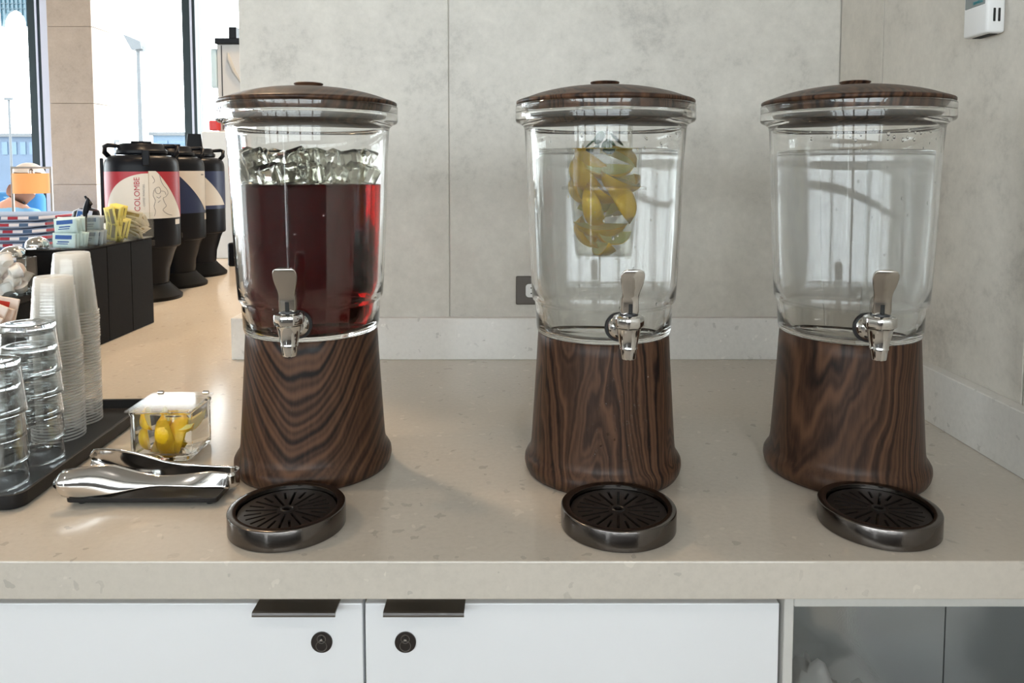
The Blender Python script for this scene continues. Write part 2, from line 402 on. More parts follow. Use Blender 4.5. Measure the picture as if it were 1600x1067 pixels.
# ceiling lights: each a ring with a glowing disc and its lamp
WARM, SOFT, NEUT_FILL = (1, .72, .46), (1, .86, .70), (1, .93, .85)
for k, (x, y, pw, c) in enumerate([(-.95, 2.0, 6, WARM), (-1.0, 3.3, 8, WARM), (-3.0, 4.2, 8, WARM), (-1.9, .9, 5, WARM), (-1.8, -1.2, 4, NEUT_FILL), (1.6, -1.2, 4, NEUT_FILL), (.45, -.9, 3.2, NEUT_FILL)]):  # neutral ones are unseen fill, added to brighten the wall and room
    t = thing('unseen_ceiling_light', 'unseen round recessed ceiling downlight, added above the room out of the frame', 'ceiling light', (x, y, CEIL), 0, 'recessed ceiling downlights')
    obj('trim_ring', lathe([(.07, -.001), (.095, -.001), (.093, -.008), (.07, -.008)], 32, closed=True), M['paint_white'], t)
    m, N, L, b = mat('downlight_glow'); b.inputs['Emission Color'].default_value = (*c, 1); b.inputs['Emission Strength'].default_value = 4
    obj('diffuser', lathe([(0, -.003), (.069, -.003), (.069, -.001), (0, -.001)], 32), m, t)
    l = lamp('downlight_lamp', (0, 0, -.012), pw, .13, c); l.parent = t
# ------------------------------------------------------------------ outside
struct('ground', box(-150, 80, 6.6, 220, -5.2, -5), M['concrete_out'])
t = thing('street_lamp', 'tall grey floodlight pole with a slanted head outside the window', 'street lamp', (-9.79, 20, -5))
obj('pole', tube([(0, 0, 0), (0, 0, 8.55)], [.09, .045], 12), M['far_pole'], t)
hd = loft([[(-.32, -.15, 8.93), (.13, -.15, 8.74), (.16, -.15, 8.55), (-.10, -.15, 8.52)], [(-.32, .15, 8.93), (.13, .15, 8.74), (.16, .15, 8.55), (-.10, .15, 8.52)]])
obj('lamp_head', hd, M['far_pole'], t); obj('bracket', box(-.03, .16, -.06, .06, 8.5, 8.62, .01), M['far_pole'], t)
t = thing('light_pole', 'thin distant pole seen through the left window', 'pole', (-26.45, 40, -5))
obj('shaft', tube([(0, 0, 0), (0, 0, 9.1)], .06, 8), M['far_pole'], t); obj('lamp_cap', box(-.2, .2, -.1, .1, 9.05, 9.2, .02), M['far_pole'], t)
def far_building(name, label, x0, x1, y, z1, m, n):
    t = thing(name, label, 'building', ((x0 + x1) / 2, y, -5)); w = (x1 - x0) / 2
    obj('wall', box(-w, w, 0, 12, 0, z1 + 5), m, t); obj('roof', box(-w - .2, w + .2, -.3, 12.3, z1 + 4.9, z1 + 5.15), M['far_pole'], t)
    for k in range(n):
        a = -w + 2 * w * (k + .5) / n
        obj('window', box(a - w / n * .6, a + w / n * .6, -.06, .02, z1 + 3.5, z1 + 4.5), M['far_pale'], t)
far_building('terminal_building', 'low blue building across the apron, left window', -41.2, -37.6, 60, 3.1, M['far_blue'], 5)
far_building('airside_building', 'pale blue boxy building right of the floodlight pole', -28.4, -24, 60, 3.2, M['far_pale'], 3)
t = thing('glass_canopy', 'pale blue gridded canopy with an arched lower edge, top left', 'canopy', (-27.2, 40, 7.7))
def arch(x): # lower edge height
    if x < .55: return .17 + (.55 - x) * 9
    return .17 + .85 * sqrt(max(0, 1 - ((x - 1.2) / .62) ** 2))
b = bmesh.new()
xs = [.40 + k * .06 for k in range(31)]
obj('glazing', loft([[(x, 0, arch(x)), (x, .2, arch(x)), (x, .2, 4), (x, 0, 4)] for x in xs], b), M['canopy_glass'], t)
for k in range(8): obj('rib', box(.56 + k * .22 - .02, .56 + k * .22 + .02, -.08, .0, arch(.56 + k * .22), 4), M['far_teal'], t)
for k in range(10): obj('purlin', box(.42, 2.2, -.06, .0, 1.08 + k * .26, 1.11 + k * .26), M['far_teal'], t)

# ------------------------------------------------------------------ counter and cabinets
CF = .7753
sb_ = prism([(-2.9, CF), (XR, CF), (XR, YB), (XL, YB), (XL, 3.7), (-2.9, 3.7)], -.042, 0)
bmesh.ops.bevel(sb_, geom=[e for e in sb_.edges if abs(e.verts[0].co.z - e.verts[1].co.z) < 1e-6], offset=.0016, segments=2, affect='EDGES', profile=.5)
tag(obj('countertop', sb_, M['quartz'], None), 'long pale speckled quartz worktop carrying the drink dispensers', 'countertop')
struct('trim_1', box(XL - .024, XR, 1.6253, YB - .0005, 0, .0915, .0012, 1), M['quartz_splash'])
struct('trim_2', box(.6835, XR - .0005, CF + .01, 1.6247, 0, .0895, .0012, 1), M['quartz_splash'])
struct('trim_3', box(XL - .024, XL - .0005, YB, 3.2, 0, .0915, .0012, 1), M['quartz_splash'])
YD = .803
c1 = thing('base_cabinet', 'white two door base cabinet with edge pulls and round locks under the worktop', 'cabinet', (0, 0, FLOOR))
cz = -FLOOR
obj('carcass', box(-.622, .297, YD + .022, 1.5, .08, cz - .044), M['recess'], c1)
obj('plinth', box(-.622, .297, YD + .06, YD + .08, 0, .08), M['gasket'], c1)
obj('side_panel', box(.2985, .309, YD - .004, 1.5, .0, cz - .0425, .0008, 1), M['carcass'], c1)
def door(x0, x1, hx0, hx1, lx):
    d = obj('door', box(x0, x1, YD, YD + .019, .085, cz - .0625, .0012, 2), M['white_lam'], c1)
    hb = bmesh.new()
    prof = [(YD + .018, 0), (YD - .018, 0), (YD - .0205, -.0008), (YD - .021, -.003), (YD - .021, -.0052), (YD - .0195, -.0052), (YD - .0193, -.0030), (YD - .018, -.002), (YD + .018, -.002)]
    loft([[(x, y, z + cz - .0603) for y, z in prof] for x in (hx0, hx1)], hb)
    obj('handle', hb, M['steel_pull'], d)
    lk = lathe([(0, 0), (.0112, 0), (.0117, -.0008), (.0117, -.004), (.0, -.004)], 40)
    bmesh.ops.rotate(lk, verts=lk.verts, matrix=Matrix.Rotation(R(-90), 3, 'X')); bmesh.ops.translate(lk, verts=lk.verts, vec=(lx, YD + .0022, cz - .1062))
    obj('lock', lk, M['lock'], d, auto=40)
    lz = cz - .1062
    for cx_, cz_, r0 in ((lx, lz + .0042, .0050), (lx, lz - .0036, .0063)):
        q = lathe([(r0, 0), (r0, .0009), (r0 - .0007, .0009), (r0 - .0007, 0)], 28, closed=True)
        bmesh.ops.rotate(q, verts=q.verts, matrix=Matrix.Rotation(R(90), 3, 'X')); bmesh.ops.translate(q, verts=q.verts, vec=(cx_, YD - .0018, cz_))
        obj('core_ring', q, M['steel_pull'], d)
    obj('keyhole', box(lx - .0008, lx + .0008, YD - .0032, YD - .0016, lz + .0012, lz + .0078), M['slot_black'], d)
    obj('key_pin', box(lx - .0013, lx + .0013, YD - .0036, YD - .0016, lz + .0022, lz + .0048, .0005, 1), M['lock_bright'], d)
door(-.622, -.1648, -.2794, -.1897, -.2099)
door(-.1618, .2945, -.1385, -.0515, -.1176)
c2 = thing('open_shelf_unit', 'open cubby with satin grey lining at the right end under the worktop', 'shelf', (0, 0, FLOOR))
obj('top_rail', box(.3095, .700, YD - .004, 1.15, cz - .0640, cz - .0425, .0006, 1), M['carcass'], c2)
obj('back_panel', box(.3095, .683, 1.15, 1.165, .1, cz - .0645), M['niche'], c2)
obj('side_panel', box(.684, .700, YD, 1.16, 0, cz - .0645), M['niche'], c2)
obj('shelf_board', box(.3095, .683, YD + .005, 1.148, cz - .555, cz - .54), M['carcass'], c2)
obj('bottom_board', box(.3095, .683, YD + .005, 1.148, .08, .1), M['carcass'], c2)
b = bmesh.new(); bmesh.ops.create_icosphere(b, subdivisions=5, radius=1)
for v in b.verts:
    p = v.co.copy(); nn = mnoise.noise(p * 2.1) * .35 + abs(mnoise.noise(p * 5 + Vector((3, 1, 2)))) * .42 + mnoise.noise(p * 11) * .1
    p = p * (.75 + nn); v.co = Vector((p.x * .125, p.y * .095, max(-.72, p.z) * (.150 - .045 * max(-.5, min(1, p.x * 1.6)))))
tag(obj('plastic_bag', b, M['bag'], None, smooth=True, loc=(.440, 1.02, -.431)), 'crumpled clear plastic bag lying in the open cubby', 'plastic bag')

# wall outlet, thermostat
t = thing('wall_outlet', 'dark bronze outlet plate with white receptacle on the back wall', 'outlet', (.066, YB, .150))
obj('cover_plate', box(-.0575, .0575, -.006, -.0004, -.0315, .0315, .003, 3), M['outlet_plate'], t)
for s in (-1, 1):
    rc = prism([(x, y) for x, y in rrect(.0165, .0145, .007, 4)], .0055, .0085)
    bmesh.ops.rotate(rc, verts=rc.verts, matrix=Matrix.Rotation(R(90), 3, 'X')); bmesh.ops.translate(rc, verts=rc.verts, vec=(s * .0195, 0, 0))
    rr = obj('receptacle', rc, M['outlet_white'], t)
    for dz in (-.006, .006): obj('slot', box(s * .0195 - .006, s * .0195 + .001, -.0089, -.008, dz - .0012, dz + .0012), M['slot_black'], rr)
    obj('slot', box(s * .0195 + .006, s * .0195 + .010, -.0089, -.008, -.002, .002), M['slot_black'], rr)
t = thing('thermostat', 'white wall thermostat with grey screen on the right wall', 'thermostat', (XR, 1.125, .672))
obj('body', box(-.0275, -.0004, -.0285, .0285, -.062, .062, .004, 3), M['thermo'], t, auto=40)
obj('screen', box(-.0285, -.027, -.0235, .0235, -.020, .050, .0006, 1), M['screen_grey'], t)
for k in (0, 1): obj('vent_slot', box(-.0185 + k * .0070, -.0150 + k * .0070, -.0292, -.0280, -.046, -.027, .0006, 1), M['slot_black'], t)
obj('base_vent', box(-.018, -.006, -.02, .02, -.0628, -.0615), M['slot_black'], t)
def text_mesh(s, size, extrude=.0):
    cu = bpy.data.curves.new('lettering', 'FONT'); cu.body = s; cu.size = size; cu.extrude = extrude; cu.align_x = 'CENTER'; cu.align_y = 'CENTER'; cu.resolution_u = 3
    to = bpy.data.objects.new('lettering', cu); COL.objects.link(to)
    dg = bpy.context.evaluated_depsgraph_get(); me = bpy.data.meshes.new_from_object(to.evaluated_get(dg))
    COL.objects.unlink(to); bpy.data.objects.remove(to); bpy.data.curves.remove(cu)
    b = bmesh.new(); b.from_mesh(me); bpy.data.meshes.remove(me); return b
tb = text_mesh('SIEMENS', .0062, .0002)
for v in tb.verts: x, y, z = v.co; v.co = Vector((-.0288 - z, -.008 - x, -.0150 + y))
obj('lettering', tb, M['teal_ink'], t)

# ------------------------------------------------------------------ drink dispensers
def tank_profile():
    o = [(.0890, .1932), (.0905, .1945), (.0918, .2000), (.0935, .2320), (.0942, .2345), (.0966, .2372), (.0976, .2400), (.0992, .2628), (.1025, .332), (.106, .427), (.1085, .4665),
         (.1095, .4715), (.1135, .4752), (.1190, .4775), (.1208, .4800), (.1210, .4885), (.1205, .4895)]
    i = [(.1060, .4895), (.1050, .4665), (.1025, .427), (.0990, .332), (.0957, .2628), (.0940, .2425), (.0905, .2372), (.0897, .2320), (.0880, .2020), (.0860, .1990)]
    return o, i
def lerpprof_(pr):
    pr = sorted(pr, key=lambda q: q[1])
    def f(z):
        for (r0, z0), (r1, z1) in zip(pr, pr[1:]):
            if z0 <= z <= z1: return r0 + (r1 - r0) * (z - z0) / max(1e-9, z1 - z0)
        return pr[-1][0]
    return f
def dispenser(idx, x, y, rot, label, fill, level):
    t = thing('drink_dispenser', label, 'drink dispenser', (x, y, 0), rot)
    wd = WOODS[idx]
    base = [(0, .0), (.1005, .0), (.1036, .0012), (.1062, .006), (.1076, .0125), (.1072, .0185), (.1046, .0235), (.1015, .0275), (.0995, .033), (.0985, .040), (.0958, .080), (.0934, .121), (.0916, .150), (.0903, .175), (.0893, .1905), (.0880, .1925), (0, .1925)]
    obj('base', lathe(base, 96), wd, t, auto=50)
    o, i = tank_profile()
    tk = obj('tank', lathe([(0, .1932)] + o + i + [(0, .1990)], 128), M['acrylic'], t, auto=40)
    # lid: clear sealing ring and a wood print dome with a flat knob
    obj('lid_ring', lathe([(.1140, .4901), (.1200, .4901), (.1207, .4910), (.1207, .4995), (.1200, .5003), (.1140, .5003)], 128, closed=True), M['acrylic'], t, auto=40)
    dome = [(0, .4903), (.1130, .4903), (.1132, .5005), (.1172, .5006), (.1190, .5016), (.1197, .5040), (.1180, .5066), (.1080, .5100), (.0886, .5165), (.0594, .5228), (.030, .5258), (.0, .5268)]
    ld = obj('lid', lathe(dome[:4] + smoothprof(dome[3:], 3)[1:], 96), wd, t, auto=50)
    obj('knob', lathe([(0, .5262), (.0160, .5262), (.0165, .5280), (.0190, .5300), (.0198, .5312), (.0190, .5322), (.0160, .5326), (.0, .5322)], 48), wd, ld, auto=60)
    # liquid, with an air film between it and the outer wall
    inner = [(r - .0050, z) for r, z in reversed(i) if z < level - .004]
    rl = inner[-1][0] + .0006
    for a, b2 in zip(reversed(i), list(reversed(i))[1:]):
        if a[1] <= level <= b2[1]: rl = a[0] + (b2[0] - a[0]) * (level - a[1]) / (b2[1] - a[1]) - .0050
    inner[0] = (inner[0][0], .2005)
    prof = [(0, .2005)] + inner + [(rl, level - .001), (rl - .002, level), (0, level)]
    obj('iced_tea' if fill == 'tea' else 'water', lathe(prof, 128), M[fill], t, auto=50)
    cf = lerpprof_(o)
    zs = [.236 + (level - .004 - .236) * k / 40 for k in range(41)]
    cbm = bmesh.new(); n_ = 96
    G = [[cbm.verts.new(((cf(z) + .0004) * cos(2*pi*k/n_), (cf(z) + .0004) * sin(2*pi*k/n_), z)) for k in range(n_)] for z in zs]
    for a_, b_ in zip(G, G[1:]):
        for k in range(n_): cbm.faces.new((a_[k], a_[(k+1) % n_], b_[(k+1) % n_], b_[k]))
    tag(obj('condensation', cbm, M['fog_tea'] if fill == 'tea' else M['fog_light' if idx == 1 else 'fog'], tk, smooth=True), kind='stuff')
    # faucet
    za, rt = .2175, .0928
    fa = obj('faucet', cyl_between((0, -rt - .002, za), (0, -rt - .046, za), .0085, 24), M['chrome'], t, auto=40)
    def disc(prof, y0): # lathe around -y
        bm = lathe(prof, 40); bmesh.ops.rotate(bm, verts=bm.verts, matrix=Matrix.Rotation(R(90), 3, 'X')); bmesh.ops.translate(bm, verts=bm.verts, vec=(0, y0, za)); return bm
    obj('gasket', disc([(0, -.0005), (.0185, -.0005), (.0192, .001), (.0185, .0032), (0, .0032)], -rt), M['gasket'], fa, auto=40)
    obj('flange', disc([(0, .0032), (.0160, .0032), (.0163, .0045), (.0150, .0072), (.0110, .0110), (.0085, .0120), (0, .0120)], -rt), M['chrome'], fa, auto=40)
    yn = -rt - .046
    nz = [(0, .1875), (.0062, .1875), (.0066, .1880), (.0082, .1882), (.0086, .1890), (.0100, .2000), (.0107, .2006), (.0107, .2026), (.0104, .2032), (.0150, .2250), (.0156, .2258), (0, .2258)]
    obj('nozzle', lathe(nz, 40, cy=yn), M['chrome'], fa, auto=40)
    hx = bmesh.new(); n8 = 8
    secs = []
    for r, z in ((.0150, .2255), (.0184, .2275), (.0192, .2295), (.0192, .2375), (.0184, .2395), (.0150, .2412)):
        secs.append([(r * cos(2*pi*(k+.5)/n8 + .1), yn + r * sin(2*pi*(k+.5)/n8 + .1), z) for k in range(n8)])
    loft(secs, hx)
    es = [e for e in hx.edges if abs(e.verts[0].co.z - e.verts[1].co.z) > .001]
    bmesh.ops.bevel(hx, geom=es, offset=.0026, segments=3, affect='EDGES', profile=.6)
    obj('collar', hx, M['chrome'], fa, auto=35)
    # lever: lower yoke with a slot, then a paddle that widens upwards and leans forward
    secs = []
    for yy, zz, hw, ht, rr in ((0, .2432, .0098, .0078, .003), (0, .2470, .0108, .0085, .003), (-.001, .2570, .0106, .0080, .003), (-.004, .2620, .0104, .0055, .0025), (-.0075, .2655, .0100, .0036, .002), (-.010, .2700, .0105, .0028, .0015),
                            (-.0135, .2790, .0130, .0026, .0014), (-.0165, .2870, .0143, .0026, .0014), (-.0185, .2925, .0139, .0025, .0014), (-.0198, .2958, .0122, .0023, .0013), (-.0204, .2974, .0095, .0020, .0012), (-.0206, .2981, .0060, .0012, .0008)):
        secs.append([(px, yn + yy + py, zz) for px, py in rrect(hw, ht, rr, 3)])
    hd = obj('handle', loft(secs), M['handle_chrome'] if idx != 1 else M['chrome'], fa, auto=50)
    obj('slot', box(-.0024, .0024, yn - .0094, yn - .004, .2435, .2555, .0005, 1), M['slot_black'], hd)
    obj('pivot', lathe([(0, .2412), (.0112, .2412), (.0108, .2436), (0, .2436)], 24, cy=yn), M['gasket'], fa, auto=40)
    return t, tk
rnd = random.Random(11)
def droplets(par, n, zr, th, rr, surf, inside=False):
    b = bmesh.new()
    for _ in range(n):
        z = rnd.uniform(*zr); a = R(rnd.gauss(*th)); r0 = rnd.uniform(*rr)
        rad = surf(z) + (-r0 * .25 if not inside else 0)
        m = Matrix.Translation((rad * sin(a), -rad * cos(a), z)) @ Matrix.Rotation(a, 4, 'Z') @ Matrix.Diagonal((1, .55, rnd.uniform(1, 1.7), 1))
        bmesh.ops.create_icosphere(b, subdivisions=2, radius=r0, matrix=m)
    tag(obj('water_droplets', b, M['droplet'], par, smooth=True), kind='stuff')
def lerpprof(pr):
    pr = sorted(pr, key=lambda q: q[1])
    def f(z):
        for (r0, z0), (r1, z1) in zip(pr, pr[1:]):
            if z0 <= z <= z1: return r0 + (r1 - r0) * (z - z0) / max(1e-9, z1 - z0)
        return pr[-1][0]
    return f
OUT, INN = lerpprof(tank_profile()[0]), lerpprof(tank_profile()[1])
BASE = lerpprof([(.0995, .033), (.0985, .040), (.0958, .080), (.0934, .121), (.0903, .175), (.0893, .1905)])
DL, tkL = dispenser(0, -.279, 1.045, R(3.5), 'left drink dispenser full of dark red iced tea under floating ice', 'tea', .395)
DM, tkM = dispenser(1, .1255, 1.03, R(5.7), 'middle drink dispenser of clear water with a lemon infuser', 'water', .441)
DR, tkR = dispenser(2, .4615, 1.025, R(-10), 'right drink dispenser holding only plain clear water', 'water', .4395)
droplets(DM, 85, (.045, .15), (8, 13), (.0007, .0021), lambda z: BASE(z))
droplets(DL, 5, (.06, .18), (0, 20), (.0006, .0012), lambda z: BASE(z))
droplets(tkM, 34, (.24, .46), (20, 30), (.0006, .0016), lambda z: OUT(z))
droplets(tkR, 30, (.30, .455), (5, 30), (.0006, .0015), lambda z: OUT(z))
droplets(tkR, 26, (.449, .464), (0, 35), (.0008, .0022), lambda z: INN(z) - .0008, True)
droplets(tkL, 14, (.28, .462), (-10, 30), (.0006, .0014), lambda z: OUT(z))
droplets(tkM, 16, (.447, .464), (0, 35), (.0008, .0018), lambda z: INN(z) - .0008, True)
# ice cubes floating on the tea
def ice_mesh(seed):
    r = random.Random(seed); b = bmesh.new(); s = .0118
    bmesh.ops.create_cube(b, size=2 * s)
    for v in b.verts: v.co += Vector((r.uniform(-1, 1), r.uniform(-1, 1), r.uniform(-1, 1))) * .0022
    bmesh.ops.bevel(b, geom=b.edges[:], offset=.0034, segments=3, affect='EDGES', profile=.5)
    me = bpy.data.meshes.new('ice_cube'); bmesh.ops.recalc_face_normals(b, faces=b.faces[:])
    for f in b.faces: f.smooth = True
    b.to_mesh(me); b.free(); me.materials.append(M['ice']); return me
ICE = [ice_mesh(k) for k in range(5)]
pts = []; ri = random.Random(5)
for lay, (z0, z1, lim, dmin) in enumerate(((.4075, .4085, .082, .0232), (.4255, .431, .083, .0240))):
    for _ in range(4000):
        a, q = ri.uniform(0, 2 * pi), sqrt(ri.random()) * lim
        p = Vector((q * cos(a), q * sin(a), ri.uniform(z0, z1)))
        if lay == 1 and len(pts) > 58: break
        if all((p - o).length > (dmin if abs(p.z - o.z) < .010 else .0190) for o in pts): pts.append(p)
for p in pts:
    o = link('ice_cube', ice := ICE[ri.randrange(5)], None, None, loc=(DL.location.x + p.x, DL.location.y + p.y, p.z))
    o.rotation_euler = (ri.uniform(-.5, .5), ri.uniform(-.5, .5), ri.uniform(0, 3))
    tag(o, 'clear ice cube floating on the dark tea in the left dispenser', 'ice cube', 'ice cubes on the iced tea')

# lemon pieces
def wedge_meshes(seed, rad=.026, ln=.034, ang=62):
    """a lemon wedge: lens of peel (outer skin shell) and the flesh body"""
    r = random.Random(seed); n, mseg = 12, 10; half = R(ang) / 2
    def pt(s, a, k): # s along -1..1, a angle, k radius factor
        prof = max(0, 1 - abs(s) ** 2.3) ** .55
        return Vector((k * rad * prof * cos(a), k * rad * prof * sin(a), s * ln + .08 * ln * s ** 9))
    b = bmesh.new()
    g = [[b.verts.new(pt(-1 + 2 * i / n, -half + 2 * half * j / mseg, .93)) for j in range(mseg + 1)] for i in range(n + 1)]
    ax = [b.verts.new((0.0015, 0, (-1 + 2 * i / n) * ln * .93)) for i in range(n + 1)]
    for i in range(n):
        for j in range(mseg): b.faces.new((g[i][j], g[i+1][j], g[i+1][j+1], g[i][j+1]))
        b.faces.new((ax[i], ax[i+1], g[i+1][0], g[i][0])); b.faces.new((ax[i+1], ax[i], g[i][-1], g[i+1][-1]))
    bmesh.ops.remove_doubles(b, verts=b.verts, dist=.0003)
    fl = bpy.data.meshes.new('lemon_wedge'); bmesh.ops.recalc_face_normals(b, faces=b.faces[:]); b.to_mesh(fl); b.free(); fl.materials.append(M['pith'])
    b = bmesh.new()
    o = [[b.verts.new(pt(-1 + 2 * i / n, -half + 2 * half * j / mseg, 1.0)) for j in range(mseg + 1)] for i in range(n + 1)]
    q = [[b.verts.new(pt(-1 + 2 * i / n, -half + 2 * half * j / mseg, .925)) for j in range(mseg + 1)] for i in range(n + 1)]
    for i in range(n):
        for j in range(mseg):
            b.faces.new((o[i][j], o[i+1][j], o[i+1][j+1], o[i][j+1])); b.faces.new((q[i][j+1], q[i+1][j+1], q[i+1][j], q[i][j]))
        b.faces.new((o[i][0], q[i][0], q[i+1][0], o[i+1][0])); b.faces.new((o[i+1][-1], q[i+1][-1], q[i][-1], o[i][-1]))
    bmesh.ops.remove_doubles(b, verts=b.verts, dist=.0003)
    pl = bpy.data.meshes.new('peel'); bmesh.ops.recalc_face_normals(b, faces=b.faces[:])
    for f in b.faces: f.smooth = True
    b.to_mesh(pl); b.free(); pl.materials.append(M['rind'])
    return fl, pl
WED = [wedge_meshes(1), wedge_meshes(2, .024, .031, 75), wedge_meshes(3, .0255, .030, 50)]
def lemon(k, loc, rot, label, group, sc=1):
    fl, pl = WED[k % 3]
    o = link('lemon_wedge', fl, None, None, loc=loc); o.rotation_euler = rot; o.scale = (sc,) * 3
    link('peel', pl, None, o)
    return tag(o, label, 'lemon', group)
# infuser hanging from the lid of the middle dispenser
mx, my = DM.location.x, DM.location.y
inf = obj('infuser', lathe([(.0385, .4890), (.0370, .3935), (.0430, .3925), (.0430, .3885), (.0345, .3880), (.0290, .3040), (.0280, .3005), (0, .3000), (0, .3020), (.0270, .3020), (.0276, .3045), (.0330, .3885), (.0352, .3940), (.0368, .4890)], 48, closed=False), M['infuser'], DM, auto=40)
for k in range(10):
    a = 2 * pi * k / 10
    obj('foot_tab', box(.0262 * cos(a) - .002, .0262 * cos(a) + .002, .0262 * sin(a) - .002, .0262 * sin(a) + .002, .2965, .3004), M['infuser'], inf)
rl_ = random.Random(3)
lab = 'lemon wedge packed in the clear infuser of the middle dispenser'
for k, (dx, dy, z, rx, ry, rz, sc) in enumerate([
    (-.003, -.004, .3200, 90, 75, 10, .60), (.008, .008, .3200, 80, -60, 140, .56), (.010, -.008, .3330, 85, 105, 300, .56), (-.004, -.006, .3450, 88, 60, 262, .62), (.008, .004, .3560, 75, -40, 20, .62),
    (-.012, -.006, .3690, 12, 25, 262, .80), (.011, -.007, .3730, 18, -25, 285, .76), (.000, .012, .3720, 70, 10, 80, .64), (-.006, -.010, .4010, 80, -50, 80, .66),
    (.014, -.008, .4060, 60, 60, 290, .70), (-.014, .004, .4100, 20, 30, 240, .74), (.014, .010, .4060, 80, 30, 30, .66), (.002, -.010, .4240, 75, 80, 260, .66), (-.012, -.002, .4310, 40, 30, 250, .60), (.014, .0, .428, 30, -60, 290, .60),
    (-.012, .004, .3320, 20, 15, 200, .52), (.000, -.014, .3880, 30, 70, 265, .58), (-.016, .008, .3900, 10, 10, 200, .6)]):
    lemon(k, (mx + dx, my + dy, z), (R(rx), R(ry), R(rz)), 'lowest lemon wedge in the infuser of the middle dispenser' if k == 0 else lab, 'lemon wedges in the infuser', sc * 1.26)
b = bmesh.new()
for k in range(7):
    a, z = k * 2.4, .437 + .004 * k
    mt = Matrix.Translation((.018 * cos(a), .018 * sin(a), z)) @ Matrix.Rotation(a, 4, 'Z') @ Matrix.Rotation(.8, 4, 'Y') @ Matrix.Diagonal((1, .55, .08, 1))
    bmesh.ops.create_icosphere(b, subdivisions=2, radius=.014, matrix=mt)
tag(obj('mint_sprig', b, M['mint'], None, smooth=True, loc=(mx, my, 0)), 'green mint leaves at the top of the middle dispenser infuser', 'herb sprig')

# drip trays
def drip_tray(x, y, label, rz):
    t = thing('drip_tray', label, 'drip tray', (x, y, 0), rz)
    rt = .0667
    obj('rim', lathe([(0, .0005), (rt - .0006, .0005), (rt, .0012), (rt, .0226), (rt - .0006, .0236), (rt - .0014, .0240), (rt - .0086, .0240), (rt - .0098, .0232), (rt - .0100, .0150), (rt - .0110, .0040), (0, .0040)], 96), M['gunmetal'], t, auto=35)
    # slotted grate: slots of constant width cut right through
    n, w = 24, .0016
    rads = [.0058, .0120, .0290, .0480, .0555]
    b = bmesh.new(); lay = []
    for z in (.0165, .0185):
        rings = []
        for r in rads:
            ring = []
            for k in range(n):
                a = 2 * pi * k / n; d = asin(min(.9, w / max(r, .0125)))
                for dd in (-d, d): ring.append(b.verts.new((r * cos(a + dd), r * sin(a + dd), z)))
            rings.append(ring)
        lay.append(rings)
    nn = 2 * n; solid = {}
    for i in range(len(rads) - 1):
        for k in range(nn):
            slot = k % 2 == 0 and ((k // 2) % 2 == 0 and i in (1, 2) or (k // 2) % 2 == 1 and i == 2)
            solid[i, k] = not slot
    for (i, k), s in solid.items():
        if not s: continue
        j = (k + 1) % nn; lo, hi = lay
        b.faces.new((hi[i][k], hi[i][j], hi[i+1][j], hi[i+1][k])); b.faces.new((lo[i][k], lo[i+1][k], lo[i+1][j], lo[i][j]))
        for (ni, nk), e in (((i, (k+1) % nn), ((i, j), (i+1, j))), ((i, (k-1) % nn), ((i+1, k), (i, k))), ((i+1, k), ((i+1, j), (i+1, k))), ((i-1, k), ((i, k), (i, j)))):
            if not solid.get((ni, nk), False):
                (a1, k1), (a2, k2) = e
                b.faces.new((hi[a1][k1], lo[a1][k1], lo[a2][k2], hi[a2][k2]))
    g = obj('grate', b, M['black_plastic'], t)
    obj('hub', lathe([(.0052, .0160), (.0075, .0160), (.0078, .0195), (.0066, .0203), (.0052, .0195)], 24, closed=True), M['black_plastic'], g, auto=40)
drip_tray(-.262, .858, 'round steel drip tray in front of the iced tea dispenser', R(5))
drip_tray(.124, .858, 'round steel drip tray in front of the middle lemon water dispenser', R(-8))
drip_tray(.4285, .860, 'round steel drip tray in front of the right plain water dispenser', R(2))

# ------------------------------------------------------------------ lemon jar, tongs and trays
jx0, jx1, jy0, jy1, jh = -.5425, -.4560, 1.046, 1.128, .0712
t = thing('lemon_jar', 'square glass jar of lemon wedges with a notched clear lid', 'jar', ((jx0+jx1)/2, (jy0+jy1)/2, 0))
jw, jd = (jx1-jx0)/2, (jy1-jy0)/2
def ring(w, d, r, z): return [(x, y, z) for x, y in rrect(w, d, r, 5)]
jb = bmesh.new()
loft([ring(jw-.003, jd-.003, .007, .0004), ring(jw-.0005, jd-.0005, .008, .003), ring(jw, jd, .008, .006), ring(jw, jd, .008, jh-.006), ring(jw+.0012, jd+.0012, .008, jh-.004), ring(jw+.0012, jd+.0012, .008, jh-.001), ring(jw, jd, .008, jh),
      ring(jw-.004, jd-.004, .006, jh), ring(jw-.0045, jd-.0045, .006, .012), ring(jw-.008, jd-.008, .006, .008)], jb)
obj('glass', jb, M['jar_glass'], t, auto=40)
# lid outline with a spoon notch in the front edge
ol = [(-jw-.003, -jd-.003)] + [(.010, -jd-.003), (.013, -jd-.001), (.016, -jd+.006), (.019, -jd+.0085), (.026, -jd+.0090), (.0285, -jd+.0075), (.0265, -jd+.003), (.0285, -jd-.0005), (.032, -jd-.003)] + [(jw+.003, -jd-.003), (jw+.003, jd-.001), (jw-.004, jd+.003), (-jw+.004, jd+.003), (-jw-.003, jd-.001)]
def lidz(y): return jh + .0012 + .0015 * (y + jd) / (2 * jd)
lb = loft([[(x, y, lidz(y)) for x, y in ol], [(x, y, lidz(y) + .0022) for x, y in ol]])
l = obj('lid', lb, M['lid_acrylic'], t)
for s in (-1, 1): obj('hinge', cyl_between((s * (jw - .009) - .004, jd + .0005, jh + .0050), (s * (jw - .009) + .004, jd + .0005, jh + .0050), .0030, 12), M['steel'], l)
jcx, jcy = t.location.x, t.location.y
lab = 'lemon wedge inside the square glass jar'
